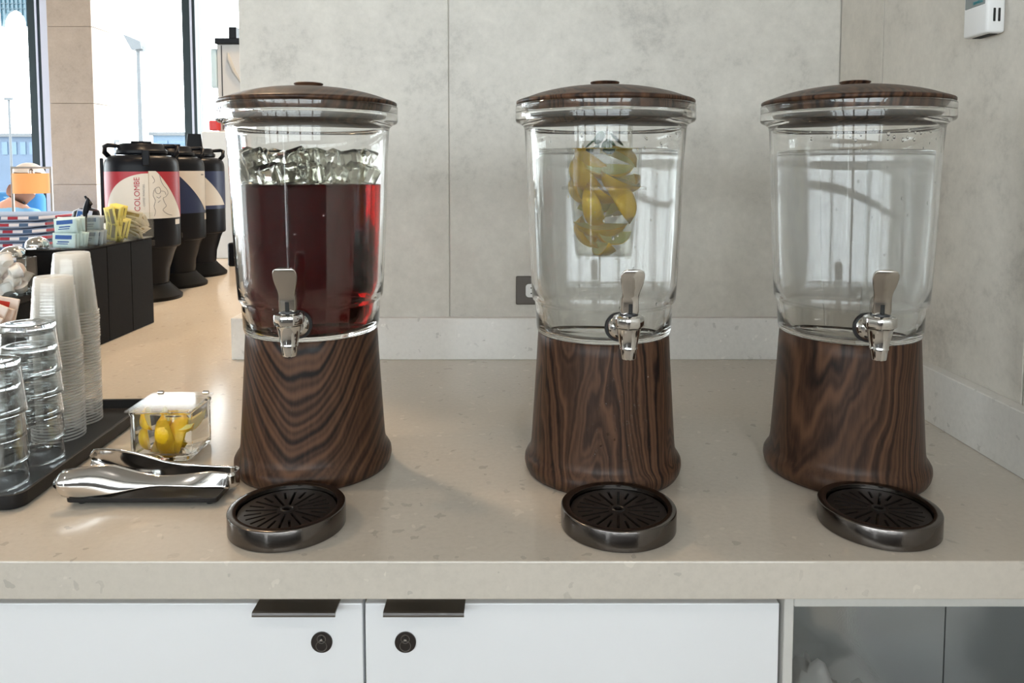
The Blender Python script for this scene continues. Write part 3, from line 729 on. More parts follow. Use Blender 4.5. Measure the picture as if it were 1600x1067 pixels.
for k, (dx, dy, z, rx, ry, rz, sc) in enumerate([
    (.004, -.016, .034, 8, 16, -80, 1.0), (.022, -.012, .034, -8, -18, -95, .95), (-.016, -.010, .034, -6, 35, 60, .9), (-.016, .014, .030, 80, 10, 20, .8), (.014, .016, .028, 70, 40, 200, .85),
    (.002, -.012, .0575, 88, 100, 20, .85), (.024, -.002, .056, 80, 60, 130, .74), (-.014, .010, .058, 85, 90, 200, .80), (.010, .018, .058, 70, 80, 70, .75), (-.022, -.014, .055, 60, 200, 40, .6), (-.024, -.016, .030, 20, 190, 70, .62), (-.004, -.022, .056, 80, 20, 0, .55), (.026, -.022, .054, 75, 110, 60, .55), (-.020, .000, .014, 90, 40, 30, .6)]):
    lemon(k, (jcx + dx, jcy + dy, z), (R(rx), R(ry), R(rz)), {0: 'lemon wedge with its peel to the front, middle of the jar', 1: 'lemon wedge with its peel to the front, right side of the jar', 2: 'lemon wedge by the left wall of the square glass jar'}.get(k, 'lemon wedge heaped at the back or top inside the glass jar'), 'lemon wedges in the jar', sc)
def tray(name, label, w, d, h, r, wall, loc, m, rz=0, feet=0):
    t = thing(name, label, 'tray', loc, rz); f = feet
    def rg(e, z): return [(x, y, z) for x, y in rrect(w - e, d - e, max(.001, r - e), 6)]
    b = loft([rg(wall * .8, f), rg(wall * .15, f + .0015), rg(0, f + .004), rg(0, f + h), rg(wall * .4, f + h + .0006), rg(wall, f + h - .0002), rg(wall + .001, f + .0045), rg(wall + .003, f + .003)])
    obj('pan', b, m, t, auto=40)
    if feet:
        for sx in (-1, 1):
            for sy in (-1, 1): obj('foot', lathe([(0, 0), (.0048, 0), (.0055, .001), (.0055, feet + .001), (0, feet + .001)], 16, cx=sx * (w - .014), cy=sy * (d - .014)), m, t)
    return t
tray('tongs_tray', 'small black footed tray under the serving tongs', .0935, .033, .0070, .005, .003, (-.4555, .937, 0), M['tray_black'], 0, .0045)
tray('serving_tray', 'long black tray holding the stacks of tumblers and plastic cups', .148, .1965, .019, .018, .006, (-.7560, 1.0810, 0), M['tray_black'], R(3.2))
# tongs: one bent strip; each arm a dished claw
tg = thing('serving_tongs', 'polished steel serving tongs with broad dished ends on the black tray', 'tongs', (-.4555, .937, .0117))
def arm(sign):
    b = bmesh.new(); n, m_ = 26, 8; rows = []
    for i in range(n + 1):
        s = i / n                               # 0 at the bend, 1 at the tip
        x = .100 - .204 * s
        y = sign * (.0115 + .018 * s ** 1.1 - .010 * sin(pi * min(1, s * 1.15)) ) + (.012 if sign > 0 else -.004) * s
        hw = .0105 + .0050 * (s - .15) if s < .45 else .0120 + .0080 * sin(pi * (s - .45) / .62) if s < .93 else (.0120 + .0080 * sin(pi * .48 / .62)) * sqrt(max(.0, 1 - ((s - .93) / .075) ** 2))
        zd = 0
        if sign < 0:
            hw *= 1 - .42 * max(0, 1 - ((s - .42) / .30) ** 2) ** 1.5; zd = -.0035 * max(0, 1 - ((s - .42) / .30) ** 2)
        hw = max(hw, .0012)
        dish = .0005 + (.0085 * max(0, (s - .35) / .65) ** 1.0) * min(1, hw / .012)
        tilt = sign * R(8) - R(30) * sin(pi * min(1, s * 1.2)) * (1 if sign < 0 else .5)
        zc = .0125 + .006 * s + zd
        row = []
        for j in range(m_ + 1):
            q = -1 + 2 * j / m_
            dy, dz = sign * dish * (1 - q * q), q * hw
            row.append(b.verts.new((x, y + dy * cos(tilt) - dz * sin(tilt), zc + dz * cos(tilt) + dy * sin(tilt))))
        rows.append(row)
    for a, c in zip(rows, rows[1:]):
        for j in range(m_): b.faces.new((a[j], a[j+1], c[j+1], c[j]))
    return b
for s in (-1, 1):
    o = obj('arm', arm(s), M['steel'], tg, smooth=True); md = o.modifiers.new('thickness', 'SOLIDIFY'); md.thickness = .0012; md.offset = 0
b = bmesh.new(); rows = []
for k in range(13):
    a = -pi / 2 + pi * k / 12; rows.append([b.verts.new((.100 + .008 * cos(a), .0115 * sin(a), .0125 + q)) for q in (-.0098, -.004, .004, .0098)])
for a, c in zip(rows, rows[1:]):
    for j in range(3): b.faces.new((a[j], a[j+1], c[j+1], c[j]))
o = obj('bend', b, M['steel'], tg, smooth=True); md = o.modifiers.new('thickness', 'SOLIDIFY'); md.thickness = .0012; md.offset = 0

# glass tumblers, upside down, in two stacks
tz = .0047
prof_o = [(.0404, .0002), (.0410, .001), (.0408, .003), (.0406, .0045), (.0350, .060), (.0346, .0655), (.0338, .0688), (.0318, .0700), (.0265, .0698), (.0200, .0688), (0, .0686)]
prof_i = [(0, .0585), (.0300, .0582), (.0326, .0560), (.0386, .0045), (.0388, .003), (.0392, .0004), (.0404, .0002)]
gb = lathe(prof_o + prof_i, 64)
for f_ in gb.faces: f_.material_index = 0 if f_.calc_center_median().z > .0565 or f_.calc_center_median().z < .0029 else 1
gm = obj('tumbler', gb, (M['tumbler'], M['tumbler_wall']), None, auto=40)
ordn = ['topmost', 'second from the top', 'third from the top', 'fourth from the top', 'bottom']
first = True
for (x, y, n, nm) in ((-.681, 1.0500, 5, 'taller tumbler stack beside the plastic cups'), (-.676, .962, 4, 'shorter tumbler stack at the left edge')):
    for k in range(n):
        o = gm if first else gm.copy()
        if not first: COL.objects.link(o)
        first = False
        o.location = (x + (.0004 if k % 2 else -.0004), y, tz + .0312 * k); o.rotation_euler = (0, 0, k * .7)
        pos = n - 1 - k
        tag(o, 'upturned glass tumbler, %s in the %s' % (ordn[pos] if k else 'bottom one', nm), 'tumbler', 'upturned glass tumblers')
# clear plastic cups, upside down, nested in two tall stacks
cp = [(.0362, .0), (.0370, .0008), (.0368, .0022), (.0352, .0026), (.0345, .010), (.0338, .020)]
for k in range(6):
    z = .030 + .009 * k; r = .0338 - (z - .020) * .092; cp += [(r, z), (r - .0004, z + .002), (r, z + .004)]
cp += [(.0268, .090), (.0262, .0955), (.0250, .0975), (.0232, .0975), (.0225, .0945), (0, .0945)]
cb_ = lathe(cp, 36)
for f_ in cb_.faces: f_.material_index = 1 if f_.calc_center_median().z < .0028 or .090 < f_.calc_center_median().z < .0972 else 0
cm = obj('plastic_cup', cb_, (M['cup_plastic'], M['cup_rim']), None, auto=60)
first = True
for (x, y, n, nm, gr) in ((-.6975, 1.1400, 33, 'front shorter stack of plastic cups', 'clear plastic cups in the shorter stack'), (-.7110, 1.2130, 39, 'rear taller stack of plastic cups', 'clear plastic cups in the taller stack')):
    for k in range(n):
        o = cm if first else cm.copy()
        if not first: COL.objects.link(o)
        first = False
        o.location = (x + rl_.uniform(-.0004, .0004), y + rl_.uniform(-.0004, .0004), tz + .0047 * k); o.rotation_euler = (0, 0, rl_.uniform(0, 6))
        tag(o, ('upturned clear plastic cup on top of the ' if k == n - 1 else 'upturned clear plastic cup nested within the ') + nm, 'plastic cup', gr)

# ------------------------------------------------------------------ condiment station
t = thing('condiment_box', 'tall black box of three blocks carrying the packet bins', 'box', (-1.045, 1.86, 0))
for k in range(3):
    y0 = -.17 + k * .1135
    blk = obj('block', box(-.072, .073, y0 + .0008, y0 + .1127, .0, .230, .0012, 1), M['box_black'], t)
obj('top_board', box(-.074, .075, -.172, .173, .2303, .2335, .0008, 1), M['box_black'], t)
t = thing('low_riser', 'low black riser box under the creamer bin, left edge', 'box', (-1.08, 1.565, 0))
obj('body', box(-.11, .103, -.115, .118, 0, .147, .001, 1), M['box_black'], t); obj('top_board', box(-.111, .104, -.116, .119, .1472, .150, .0006, 1), M['box_black'], t)
def bin_(label, x, y, z, w, d, h):
    t = thing('acrylic_bin', label, 'bin', (x, y, z), 0, 'clear acrylic condiment bins')
    tk = .002
    obj('side_panel', box(-w, -w + tk, -d, d, 0, h), M['bin_acrylic'], t); obj('side_panel', box(w - tk, w, -d, d, 0, h), M['bin_acrylic'], t)
    obj('front_panel', box(-w + tk, w - tk, -d, -d + tk, 0, h), M['bin_acrylic'], t); obj('back_panel', box(-w + tk, w - tk, d - tk, d, 0, h), M['bin_acrylic'], t)
    obj('bottom_panel', box(-w + tk, w - tk, -d + tk, d - tk, 0, tk), M['bin_acrylic'], t)
zt = .2338
BX = [(-1.016, 1.735, .036, .033, .070, 'blue and white sugar packets'), (-1.009, 1.818, .034, .033, .066, 'grey sweetener packets'), (-1.000, 1.903, .034, .033, .066, 'yellow sweetener packets'), (-.995, 1.988, .034, .033, .066, 'pale raw sugar packets')]
for x, y, w, d, h, s in BX: bin_('clear acrylic bin holding the ' + s, x, y, zt, w, d, h)
def pk_mats(name, paper, ink): return plain(name + '_paper', paper, .55, var=.08, bscale=120, bump=.3), plain(name + '_ink', ink, .5)
PK = {'sugar': (pk_mats('sugar', (.62, .78, .80), (.01, .09, .36)), 'white sugar packet with a blue label in the first bin', 'sugar packets with blue labels'),
      'grey': (pk_mats('grey', (.36, .42, .47), (.12, .16, .24)), 'grey blue sweetener packet in the second bin', 'grey sweetener packets'),
      'yellow': (pk_mats('yellow', (.72, .62, .16), (.20, .17, .08)), 'yellow sweetener packet in the third bin', 'yellow sweetener packets'),
      'raw': (pk_mats('raw', (.60, .55, .44), (.30, .22, .08)), 'pale raw sugar packet in the fourth bin', 'raw sugar packets')}
def packet(kind, loc, rot, w=.026, h=.017):
    (pm, im), lab, gr = PK[kind]
    key = '_' + kind
    if key not in PK:
        b = bmesh.new(); nx, nz_ = 8, 6; G = []
        for s in (-1, 1):
            G.append([[b.verts.new((-w + 2*w*i/nx, s * (.0004 + .0034 * max(0, 1 - (2*i/nx-1)**4) * max(0, 1 - (2*j/nz_-1)**2)), -h + 2*h*j/nz_)) for j in range(nz_+1)] for i in range(nx+1)])
        for g in G:
            for i in range(nx):
                for j in range(nz_): b.faces.new((g[i][j], g[i+1][j], g[i+1][j+1], g[i][j+1]))
        bo = [e for e in b.edges if len(e.link_faces) == 1]
        bmesh.ops.bridge_loops(b, edges=bo)
        o = obj('sweetener_packet', b, pm, None, smooth=True)
        c = bmesh.new()
        for x0, x1, z0, z1 in ((-.72, .72, .18, .72), (-.5, .5, -.25, -.08), (-.6, .4, -.5, -.38)):
            g = [[c.verts.new((w * (x0 + (x1-x0)*i/6), -(.0007 + .0034 * max(0, 1 - (x0 + (x1-x0)*i/6)**4) * max(0, 1 - (z0+(z1-z0)*j/3)**2)), h * (z0 + (z1-z0)*j/3))) for j in range(4)] for i in range(7)]
            for i in range(6):
                for j in range(3): c.faces.new((g[i][j], g[i+1][j], g[i+1][j+1], g[i][j+1]))
        obj('print', c, im, o); PK[key] = o
    else:
        o = dup(PK[key])
    o.location = loc; o.rotation_euler = rot
    tag(o, lab, 'packet', gr)
rp = random.Random(21)
for (x, y, w, d, h, s), kind, n in zip(BX, ('sugar', 'grey', 'yellow', 'raw'), (9, 7, 12, 10)):
    if kind in ('sugar', 'grey'):
        for r_ in range(2):
            for k in range((n + 1 - r_) // 2):
                packet(kind, (x + rp.uniform(-.003, .003), y - d + .008 + k * .0125, zt + .0195 + r_ * .034), (R(rp.uniform(-9, 4)), R(rp.uniform(-5, 5)), R(rp.uniform(-4, 4))))
    elif kind == 'yellow':
        for k in range(n): packet(kind, (x + rp.uniform(-.005, .005), y - d + .010 + (k % 6) * .0092, zt + (.030 if k < 6 else .064) + rp.uniform(-.003, .003)), (R(rp.uniform(-8, 8)), R(90 + rp.uniform(-18, 18)), R(rp.uniform(-15, 15))))
    else:
        for k in range(n): packet(kind, (x + rp.uniform(-.004, .004), y - .018 + (k % 3) * .018 , zt + .014 + (k // 3) * .0150), (R(rp.uniform(20, 70)), R(rp.uniform(-35, 35)), R(rp.uniform(-20, 20))))
# tilted card packet and black utensils standing behind the first bins
t = thing('menu_card', 'small blue and white card leaning behind the sugar bin', 'card', (-1.072, 1.855, zt), R(-8))
cb = box(-.021, .021, -.0012, .0012, 0, .083, .0008, 1); bmesh.ops.rotate(cb, verts=cb.verts, matrix=Matrix.Rotation(R(-12), 3, 'X') @ Matrix.Rotation(R(8), 3, 'Y')); obj('sheet', cb, plain('card_lilac', (.45, .50, .62), .5), t)
cb = box(-.018, .006, -.0020, -.0013, .030, .078); bmesh.ops.rotate(cb, verts=cb.verts, matrix=Matrix.Rotation(R(-12), 3, 'X') @ Matrix.Rotation(R(8), 3, 'Y')); obj('print', cb, plain('card_blue', (.01, .08, .28), .5), t)
t = thing('black_spoon', 'black spoon with a leaf shaped bowl pointing up between two bins', 'spoon', (-1.0085, 1.7795, zt))
obj('stem', tube([(0, 0, .001), (.002, 0, .04), (.004, 0, .076)], .0022, 8), M['urn_black'], t)
sb = bmesh.new(); bmesh.ops.create_uvsphere(sb, u_segments=16, v_segments=10, radius=1)
for v in sb.verts: v.co = Vector((v.co.x * .0075 * (1 - .25 * v.co.z) + .004 + .005 * v.co.z, v.co.y * .0028 + .0016 * v.co.x ** 2, .092 + v.co.z * .0225))
obj('bowl', sb, M['urn_black'], t, smooth=True)
t = thing('creamer_pitcher', 'small black insulated pitcher with a thumb lever beside the first urn', 'pitcher', (-1.22, 2.16, 0))
obj('body', lathe([(0, 0), (.055, 0), (.058, .004), (.058, .20), (.050, .235), (.034, .262), (.030, .275), (0, .275)], 32), M['urn_black'], t, auto=40)
obj('lid', lathe([(0, .2752), (.034, .2752), (.036, .282), (.033, .296), (.018, .304), (0, .305)], 32), M['urn_black'], t, auto=40)
obj('thumb_lever', tube([(.01, 0, .302), (.014, 0, .315), (.006, 0, .328), (-.002, 0, .338)], [.008, .006, .005, .003], 8), M['urn_black'], t, smooth=True)
obj('handle', tube([(.03, .02, .268), (.06, .055, .262), (.068, .066, .22), (.064, .060, .12), (.040, .042, .08)], .008, 8), M['urn_black'], t, smooth=True)
# creamers in a clear bin, two chrome domed canisters, tea packets
bin_('clear acrylic bin heaped with white creamer tubs, left edge', -1.068, 1.572, .1505, .047, .042, .078)
crm = lathe([(0, 0), (.0105, 0), (.0115, .001), (.0140, .0175), (.0160, .0180), (.0162, .0190), (0, .0195)], 20)
crm = obj('creamer_tub', crm, plain('white_creamer', (.80, .77, .74), .4), None, auto=40)
foil = obj('foil_lid', lathe([(0, .0196), (.0160, .0194), (.0163, .0199), (.006, .0206), (0, .0206)], 20), plain('cream_foil', (.82, .72, .68), .35), crm)
redf = plain('red_foil', (.55, .10, .05), .35)
rc = random.Random(9); first = True
for k in range(22):
    lay = k // 6; i = k % 6
    p = (-1.068 + (-.028, 0, .028)[i % 3] + rc.uniform(-.003, .003), 1.572 + (-.020, .018)[i // 3] + rc.uniform(-.002, .002), .158 + lay * .0205)
    o = crm if first else dup(crm); first = False
    o.location = p; o.rotation_euler = (R(rc.uniform(-75, 75)), R(rc.uniform(-75, 75)), rc.uniform(0, 6))
    tag(o, 'white creamer tub heaped in the clear bin at the left edge', 'creamer', 'creamer tubs in the bin')
def canister(x, y, z, h, r, label):
    t = thing('domed_canister', label, 'canister', (x, y, z))
    obj('body', lathe([(0, 0), (r, 0), (r, h), (0, h)], 32), M['bin_acrylic'], t, auto=40)
    obj('dome_lid', lathe([(0, h + .0002), (r + .0015, h + .0002), (r + .0015, h + .004)] + [((r + .001) * cos(a), h + .004 + r * .8 * sin(a)) for a in [pi / 2 * k / 8 for k in range(9)]], 32), M['chrome'], t, auto=40)
canister(-1.100, 1.656, .1505, .072, .0245, 'chrome domed canister behind the creamer bin, nearer one')
canister(-1.087, 1.722, .2338, .004, .0235, 'chrome domed canister at the corner of the tall black box')
t = thing('tea_box', 'black open box of red and white tea packets at the left edge', 'box', (-.990, 1.395, 0))
for nm, a in (('side_panel', (-.05, -.047, -.04, .04)), ('side_panel', (.047, .05, -.04, .04)), ('front_panel', (-.047, .047, -.04, -.037)), ('back_panel', (-.047, .047, .037, .04))):
    obj(nm, box(*a, 0, .115), M['box_black'], t)
obj('bottom_panel', box(-.047, .047, -.037, .037, 0, .003), M['box_black'], t)
tp = plain('tea_paper', (.72, .62, .56), .5, var=.06); tr_ = plain('tea_red', (.55, .03, .02), .5)
for k in range(4):
    q = thing('tea_packet', 'red and white tea packet, %s in the black box at left edge' % ('frontmost', 'second from the front', 'third from the front', 'rearmost')[k], 'packet', (-.992 + .004 * k, 1.366 + .017 * k, .105 + .012 * (k % 2)), 0, 'tea packets in the black box')
    q.rotation_euler = (R(-8), R(28 - 6 * k), 0)
    obj('sheet', box(-.026, .034, -.0022, .0022, -.03, .058, .0012, 1), tp, q); obj('print', box(-.012, .018, -.0030, -.0023, .018, .050), tr_, q)

# ------------------------------------------------------------------ coffee urns
def urn(x, y, label, band, style):
    cam_a = atan2(-y, -x)                        # direction from the urn to the person standing at the counter
    t = thing('coffee_urn', label, 'coffee urn', (x, y, 0), cam_a)   # local +x faces out; image right is +y
    RB = .1085
    body = [(0, .050), (.069, .050), (.071, .060), (.0735, .095), (.090, .150), (.097, .166), (.1045, .168), (RB - .001, .171), (RB, .176), (RB, .424), (.1070, .436), (.103, .447), (.096, .4545), (.084, .459), (.0, .461)]
    obj('body', lathe(body, 64), M['urn_black'], t, auto=35)
    obj('foot', lathe([(0, 0), (.1085, 0), (.110, .003), (.110, .011), (.106, .014), (.078, .042), (.072, .0498), (0, .0498)], 64), M['urn_foot'], t, auto=35)
    ld = obj('lid', lathe([(0, .4612), (.072, .4612), (.076, .466), (.076, .474), (.070, .479), (.066, .490), (.062, .496), (.045, .498), (0, .4985)], 48), M['urn_black'], t, auto=35)
    obj('lid_cap', box(-.050, .050, -.030, .030, .4975, .503, .002, 1), M['urn_black'], ld)
    for k in (0, 1):
        a = R(-78) if k == 0 else R(95)
        pts = [(.088, -.020, .452), (.102, -.020, .468), (.1035, -.010, .486), (.096, .0, .490), (.070, 0, .488), (.045, 0, .486)]
        cs = [(px * cos(a) - py * sin(a), px * sin(a) + py * cos(a), pz) for px, py, pz in pts]
        obj('handle', tube(cs, [.008, .008, .0075, .007, .0065, .006], 10), M['urn_black'], t, smooth=True)
    obj('tap_recess', box(RB - .012, RB + .002, -.012, .030, .178, .196, .002, 1), M['slot_black'], t)
    obj('faucet_guard', box(-.02, .0, -RB - .010, -RB - .0005, .26, .45, .002, 1), M['urn_black'], t)
    obj('latch', box(.088, RB + .004, .0, .022, .425, .476, .003, 1), M['urn_black'], t)
    def patch(name, th0, th1, lo, hi, m, off, nt=48, nz=8, par=t):
        b = bmesh.new(); G = []
        for i in range(nt + 1):
            th = th0 + (th1 - th0) * i / nt; z0, z1 = lo(th), hi(th); r = RB + off
            G.append([b.verts.new((r * cos(R(th)), r * sin(R(th)), z0 + (z1 - z0) * j / nz)) for j in range(nz + 1)])
        for i in range(nt):
            for j in range(nz): b.faces.new((G[i][j], G[i+1][j], G[i+1][j+1], G[i][j+1]))
        bmesh.ops.remove_doubles(b, verts=b.verts, dist=1e-6)
        return obj(name, b, m, par, smooth=True)
    wr_ = patch('wrap', -179, 179, lambda a: .262, lambda a: .408, band, .0006, 96)
    if style == 0:
        l1 = patch('label', -66, 9, lambda a: .262, lambda a: .2625 + .140 * sqrt(max(0, 1 - ((9 - a) / 76) ** 2)), M['label'], .0012, par=wr_)
        l2 = patch('label', 9, 74, lambda a: .262, lambda a: .4095 if a < 20 else .4095 - .140 * ((a - 20) / 54) ** 1.12, M['label'], .0018, par=wr_)
        obj('label_edge', tube([((RB + .002) * cos(R(9)), (RB + .002) * sin(R(9)), z) for z in (.263, .409)], .0009, 6), M['recess'], wr_)
        def wrapxy(bm, th_c, z_c, off, vertical=True):
            for v in bm.verts:
                px, py, pz = v.co
                if vertical: th, z = th_c - (py / RB), z_c + px        # reads upwards
                else: th, z = th_c + px / RB, z_c + py
                r = RB + off + pz; v.co = Vector((r * cos(th), r * sin(th), z))
            return bm
        obj('lettering', wrapxy(text_mesh('LA COLOMBE', .0225, .0003), R(-8), .322, .0018), M['red_ink'], wr_)
        obj('lettering', wrapxy(text_mesh('COFFEE  ROASTERS', .0078, .0002), R(1.5), .335, .0018), M['grey_ink'], wr_)
        # loose pencil-like line drawing
        lines = [[(14, .395), (18, .380), (15, .372)], [(26, .398), (28, .380), (32, .365), (38, .352), (40, .340), (36, .330), (31, .325), (33, .312), (36, .300), (30, .288), (38, .275), (48, .270)],
                 [(17, .352), (15, .335), (18, .318), (16, .300), (18, .285), (16, .270)], [(18, .355), (24, .360), (27, .350), (25, .340), (20, .342), (18, .355)], [(20, .330), (24, .326), (27, .332)], [(28, .348), (34, .345), (36, .335)], [(22, .312), (26, .318)]]
        for ln in lines:
            P_ = smoothprof([(a_ + 100, z_) for a_, z_ in ln], 5) if len(ln) > 2 else [(a_ + 100, z_) for a_, z_ in ln]
            obj('drawn_line', tube([((RB + .0020) * cos(R(a_ - 100)), (RB + .0020) * sin(R(a_ - 100)), z_) for a_, z_ in P_], .0009, 5), M['grey_ink'], wr_)
        patch('sticker', 56, 72, lambda a: .240, lambda a: .256, M['label'], .0010, 8, 2)
    elif style == 1:
        patch('label', 8, 78, lambda a: max(.270, .400 - .135 * ((a - 8) / 66) ** 1.05), lambda a: .4095, M['label'], .0015, par=wr_)
        patch('sticker', 70, 84, lambda a: .236, lambda a: .258, M['label'], .0010, 8, 2)
        patch('lettering', 58, 68, lambda a: .394, lambda a: .399, M['grey_ink'], .0021, 8, 2, par=wr_)
    else:
        patch('label', -2, 72, lambda a: .276, lambda a: .4095 if a < 2 else max(.277, .4095 - .128 * ((a - 2) / 66) ** 1.15), M['label'], .0015, par=wr_)
    return t
urn(-1.183, 2.42, 'nearest coffee urn with crimson wrap and cream lettered label', M['crimson'], 0)
urn(-1.212, 2.695, 'middle coffee urn with navy wrap behind the crimson one', M['navy'], 1)
u3 = urn(-1.246, 2.975, 'farthest coffee urn with navy wrap and a tall pump knob', M['navy'], 2)
obj('pump_knob', loft([[(x * 1, y * 1, .4988) for x, y in rrect(.030, .030, .006)], [(x * .82, y * .82, .548) for x, y in rrect(.030, .030, .006)], [(x * .78, y * .78, .553) for x, y in rrect(.030, .030, .006)]]), M['urn_black'], u3)
# tall drinks machine at the end of the counter
t = thing('drinks_machine', 'tall grey drinks machine with a black top behind the coffee urns', 'drinks machine', (-1.0, 3.55, 0))
mg = plain('machine_grey', (.42, .42, .42), .4, var=.04); mw = plain('machine_pale', (.55, .58, .60), .4); mr = plain('machine_red', (.5, .02, .02), .4)
obj('cabinet', box(-.372, .35, 0, .14, .592, .995, .003, 1), mg, t); obj('lower_cabinet', box(-.435, .35, -.05, .14, .0, .590, .004, 1), mw, t)
obj('top_cover', box(-.378, .35, -.01, .14, .9955, 1.022, .003, 1), M['urn_black'], t); obj('top_post', box(-.315, -.28, 0, .05, 1.0225, 1.075, .002, 1), M['urn_black'], t)
obj('side_panel', box(-.402, -.3735, .0, .12, .795, .975, .004, 1), plain('machine_blue', (.40, .52, .58), .3), t)
obj('seam', box(-.352, -.347, -.0015, .0, .60, .99), M['gasket'], t)
obj('logo_swoosh', tube([(-.32, -.001, .955), (-.315, -.001, .92), (-.295, -.001, .87), (-.25, -.001, .80)], [.004, .012, .010, .004], 8), plain('machine_swoosh', (.30, .30, .29), .4), t)
obj('nozzle_block', box(-.40, -.36, -.045, .0, .595, .640, .004, 1), mr, t)
obj('drip_base', box(-.22, .35, -.33, -.055, 0, .10, .006, 1), M['urn_black'], t)
# folded striped cloths
def stripe_mat(seed):
    m, N, L, b = mat('striped_weave')
    v = mapped(N, L, (1, 1, 1), (seed * .37, 0, 0))
    sx = N.new('ShaderNodeSeparateXYZ'); L.new(v, sx.inputs[0])
    u = math_(N, L, 'MULTIPLY', math_(N, L, 'SUBTRACT', sx.outputs[0], math_(N, L, 'MULTIPLY', sx.outputs[1], 0)), 8)
    u = math_(N, L, 'FRACT', u)
    r = ramp(N, [(0, (.30, .03, .05)), (.30, (.60, .60, .66)), (.58, (.05, .10, .20)), (.80, (.55, .56, .62))], 'CONSTANT')
    L.new(u, r.inputs[0])
    tcz = N.new('ShaderNodeTexCoord'); sz = N.new('ShaderNodeSeparateXYZ'); L.new(tcz.outputs['Object'], sz.inputs[0])
    band = math_(N, L, 'GREATER_THAN', math_(N, L, 'ABSOLUTE', sz.outputs[2]), .0055)
    mx_ = N.new('ShaderNodeMix'); mx_.data_type = 'RGBA'; L.new(band, mx_.inputs[0]); L.new(r.outputs[0], mx_.inputs[6]); mx_.inputs[7].default_value = (.18, .24, .36, 1)
    L.new(mx_.outputs[2], b.inputs['Base Color']); b.inputs['Roughness'].default_value = .9
    return m
for k in range(9):
    zz = .0135 + k * .0262; sd = k * 1.7
    secs = []
    for i in range(17):
        u = -1 + i / 8; x = u * .30; e = max(.05, 1 - abs(u) ** 10) ** .5
        secs.append([(x, py * e, pz * e - .010 * (1 - u * u) * .35) for px, py, pz in [(0, a_, c_) for a_, c_ in rrect(.16, .0125, .0110, 4)]])
    o = obj('striped_cloth', loft(secs), stripe_mat(k), None, smooth=True, loc=(-2.115 + .008 * sin(sd), 3.05, zz + .0045))
    o.rotation_euler = (0, 0, R(2 * sin(sd * 2)))
    pos = 8 - k
    tag(o, ('folded red white and blue striped cloth, %s of the stack' % ['topmost', 'second from the top', 'third from the top', 'fourth from the top', 'fifth from the top'][pos]) if pos < 5 else 'folded striped cloth low in the stack behind the condiment box', 'cloth', 'folded striped cloths')
# table lamp
t = thing('table_lamp', 'lit table lamp with an orange drum shade hung in a slim metal frame', 'lamp', (-2.325, 3.66, 0))
fr = M['far_pole']; fm = plain('lamp_frame', (.30, .27, .24), .3, .8)
obj('base', box(-.105, .105, -.06, .06, 0, .012, .003, 1), fm, t)
for x in (-.094, .094): obj('post', box(x - .005, x + .005, -.005, .005, .0125, .418, .001, 1), fm, t)
obj('crossbar', box(-.099, .099, -.005, .005, .4185, .428, .001, 1), fm, t)
ms, N, L, b = mat('glowing_lamp_shade'); b.inputs['Base Color'].default_value = (.50, .22, .08, 1); b.inputs['Emission Color'].default_value = (1, .42, .14, 1); b.inputs['Emission Strength'].default_value = .26; b.inputs['Roughness'].default_value = .8
obj('lamp_shade', lathe([(.078, .300), (.080, .300), (.080, .396), (.078, .396)], 48, closed=True), ms, t, auto=40)
mb_, N, L, b = mat('lamp_bulb_glow'); b.inputs['Emission Color'].default_value = (1, .72, .42, 1); b.inputs['Emission Strength'].default_value = 5
obj('bulb', lathe([(0, .310), (.015, .315), (.024, .335), (.020, .355), (.012, .372), (0, .374)], 20), mb_, t, smooth=True)
obj('socket', lathe([(0, .3745), (.013, .3745), (.013, .41), (.004, .418), (0, .418)], 16), fm, t, auto=40)

# ------------------------------------------------------------------ seated person beyond the counter, and the chair
px, py = -3.34, 5.0
t = thing('lounge_chair', 'blue upholstered lounge chair under the seated person', 'chair', (px, py, FLOOR))
ub = plain('blue_upholstery', (.04, .20, .46), .8, bump=.1)
obj('seat', box(-.34, .08, -.28, .175, .26, .395, .04, 3), ub, t, auto=60); obj('backrest', box(-.42, .09, .18, .30, .36, 1.16, .05, 3), ub, t, auto=60)
for s in (-1, 1):
    for y in (-.22, .14): obj('leg', tube([(s * .18 - .13, y, 0), (s * .18 - .13, y, .265)], [.015, .02], 10), M['far_pole'], t)
def skin(name, verts, edges, m, parent, root=0, sub=2):
    me = bpy.data.meshes.new(name); me.from_pydata([v[0] for v in verts], edges, []); me.materials.append(m)
    o = bpy.data.objects.new(name, me); COL.objects.link(o); o.parent = parent
    sk = o.modifiers.new('skin', 'SKIN'); sk.use_smooth_shade = True; sk.branch_smoothing = .6
    for i, v in enumerate(verts):
        r = v[1] if isinstance(v[1], tuple) else (v[1], v[1]); me.skin_vertices[0].data[i].radius = r
        me.skin_vertices[0].data[i].use_root = i == root
    ss = o.modifiers.new('subsurf', 'SUBSURF'); ss.levels = sub; ss.render_levels = sub
    return o
skm = plain('skin_tone', (.55, .30, .22), .5, Subsurface_Weight=.1); shm = plain('light_blue_shirt', (.20, .42, .66), .8, bump=.2, bscale=60); trm = plain('navy_trousers', (.03, .05, .11), .8); hrm = plain('grey_hair', (.42, .38, .35), .7, bump=.4, bscale=150)
p = thing('person', 'seated grey haired person in a light blue shirt behind the lamp', 'person', (px, py, FLOOR))
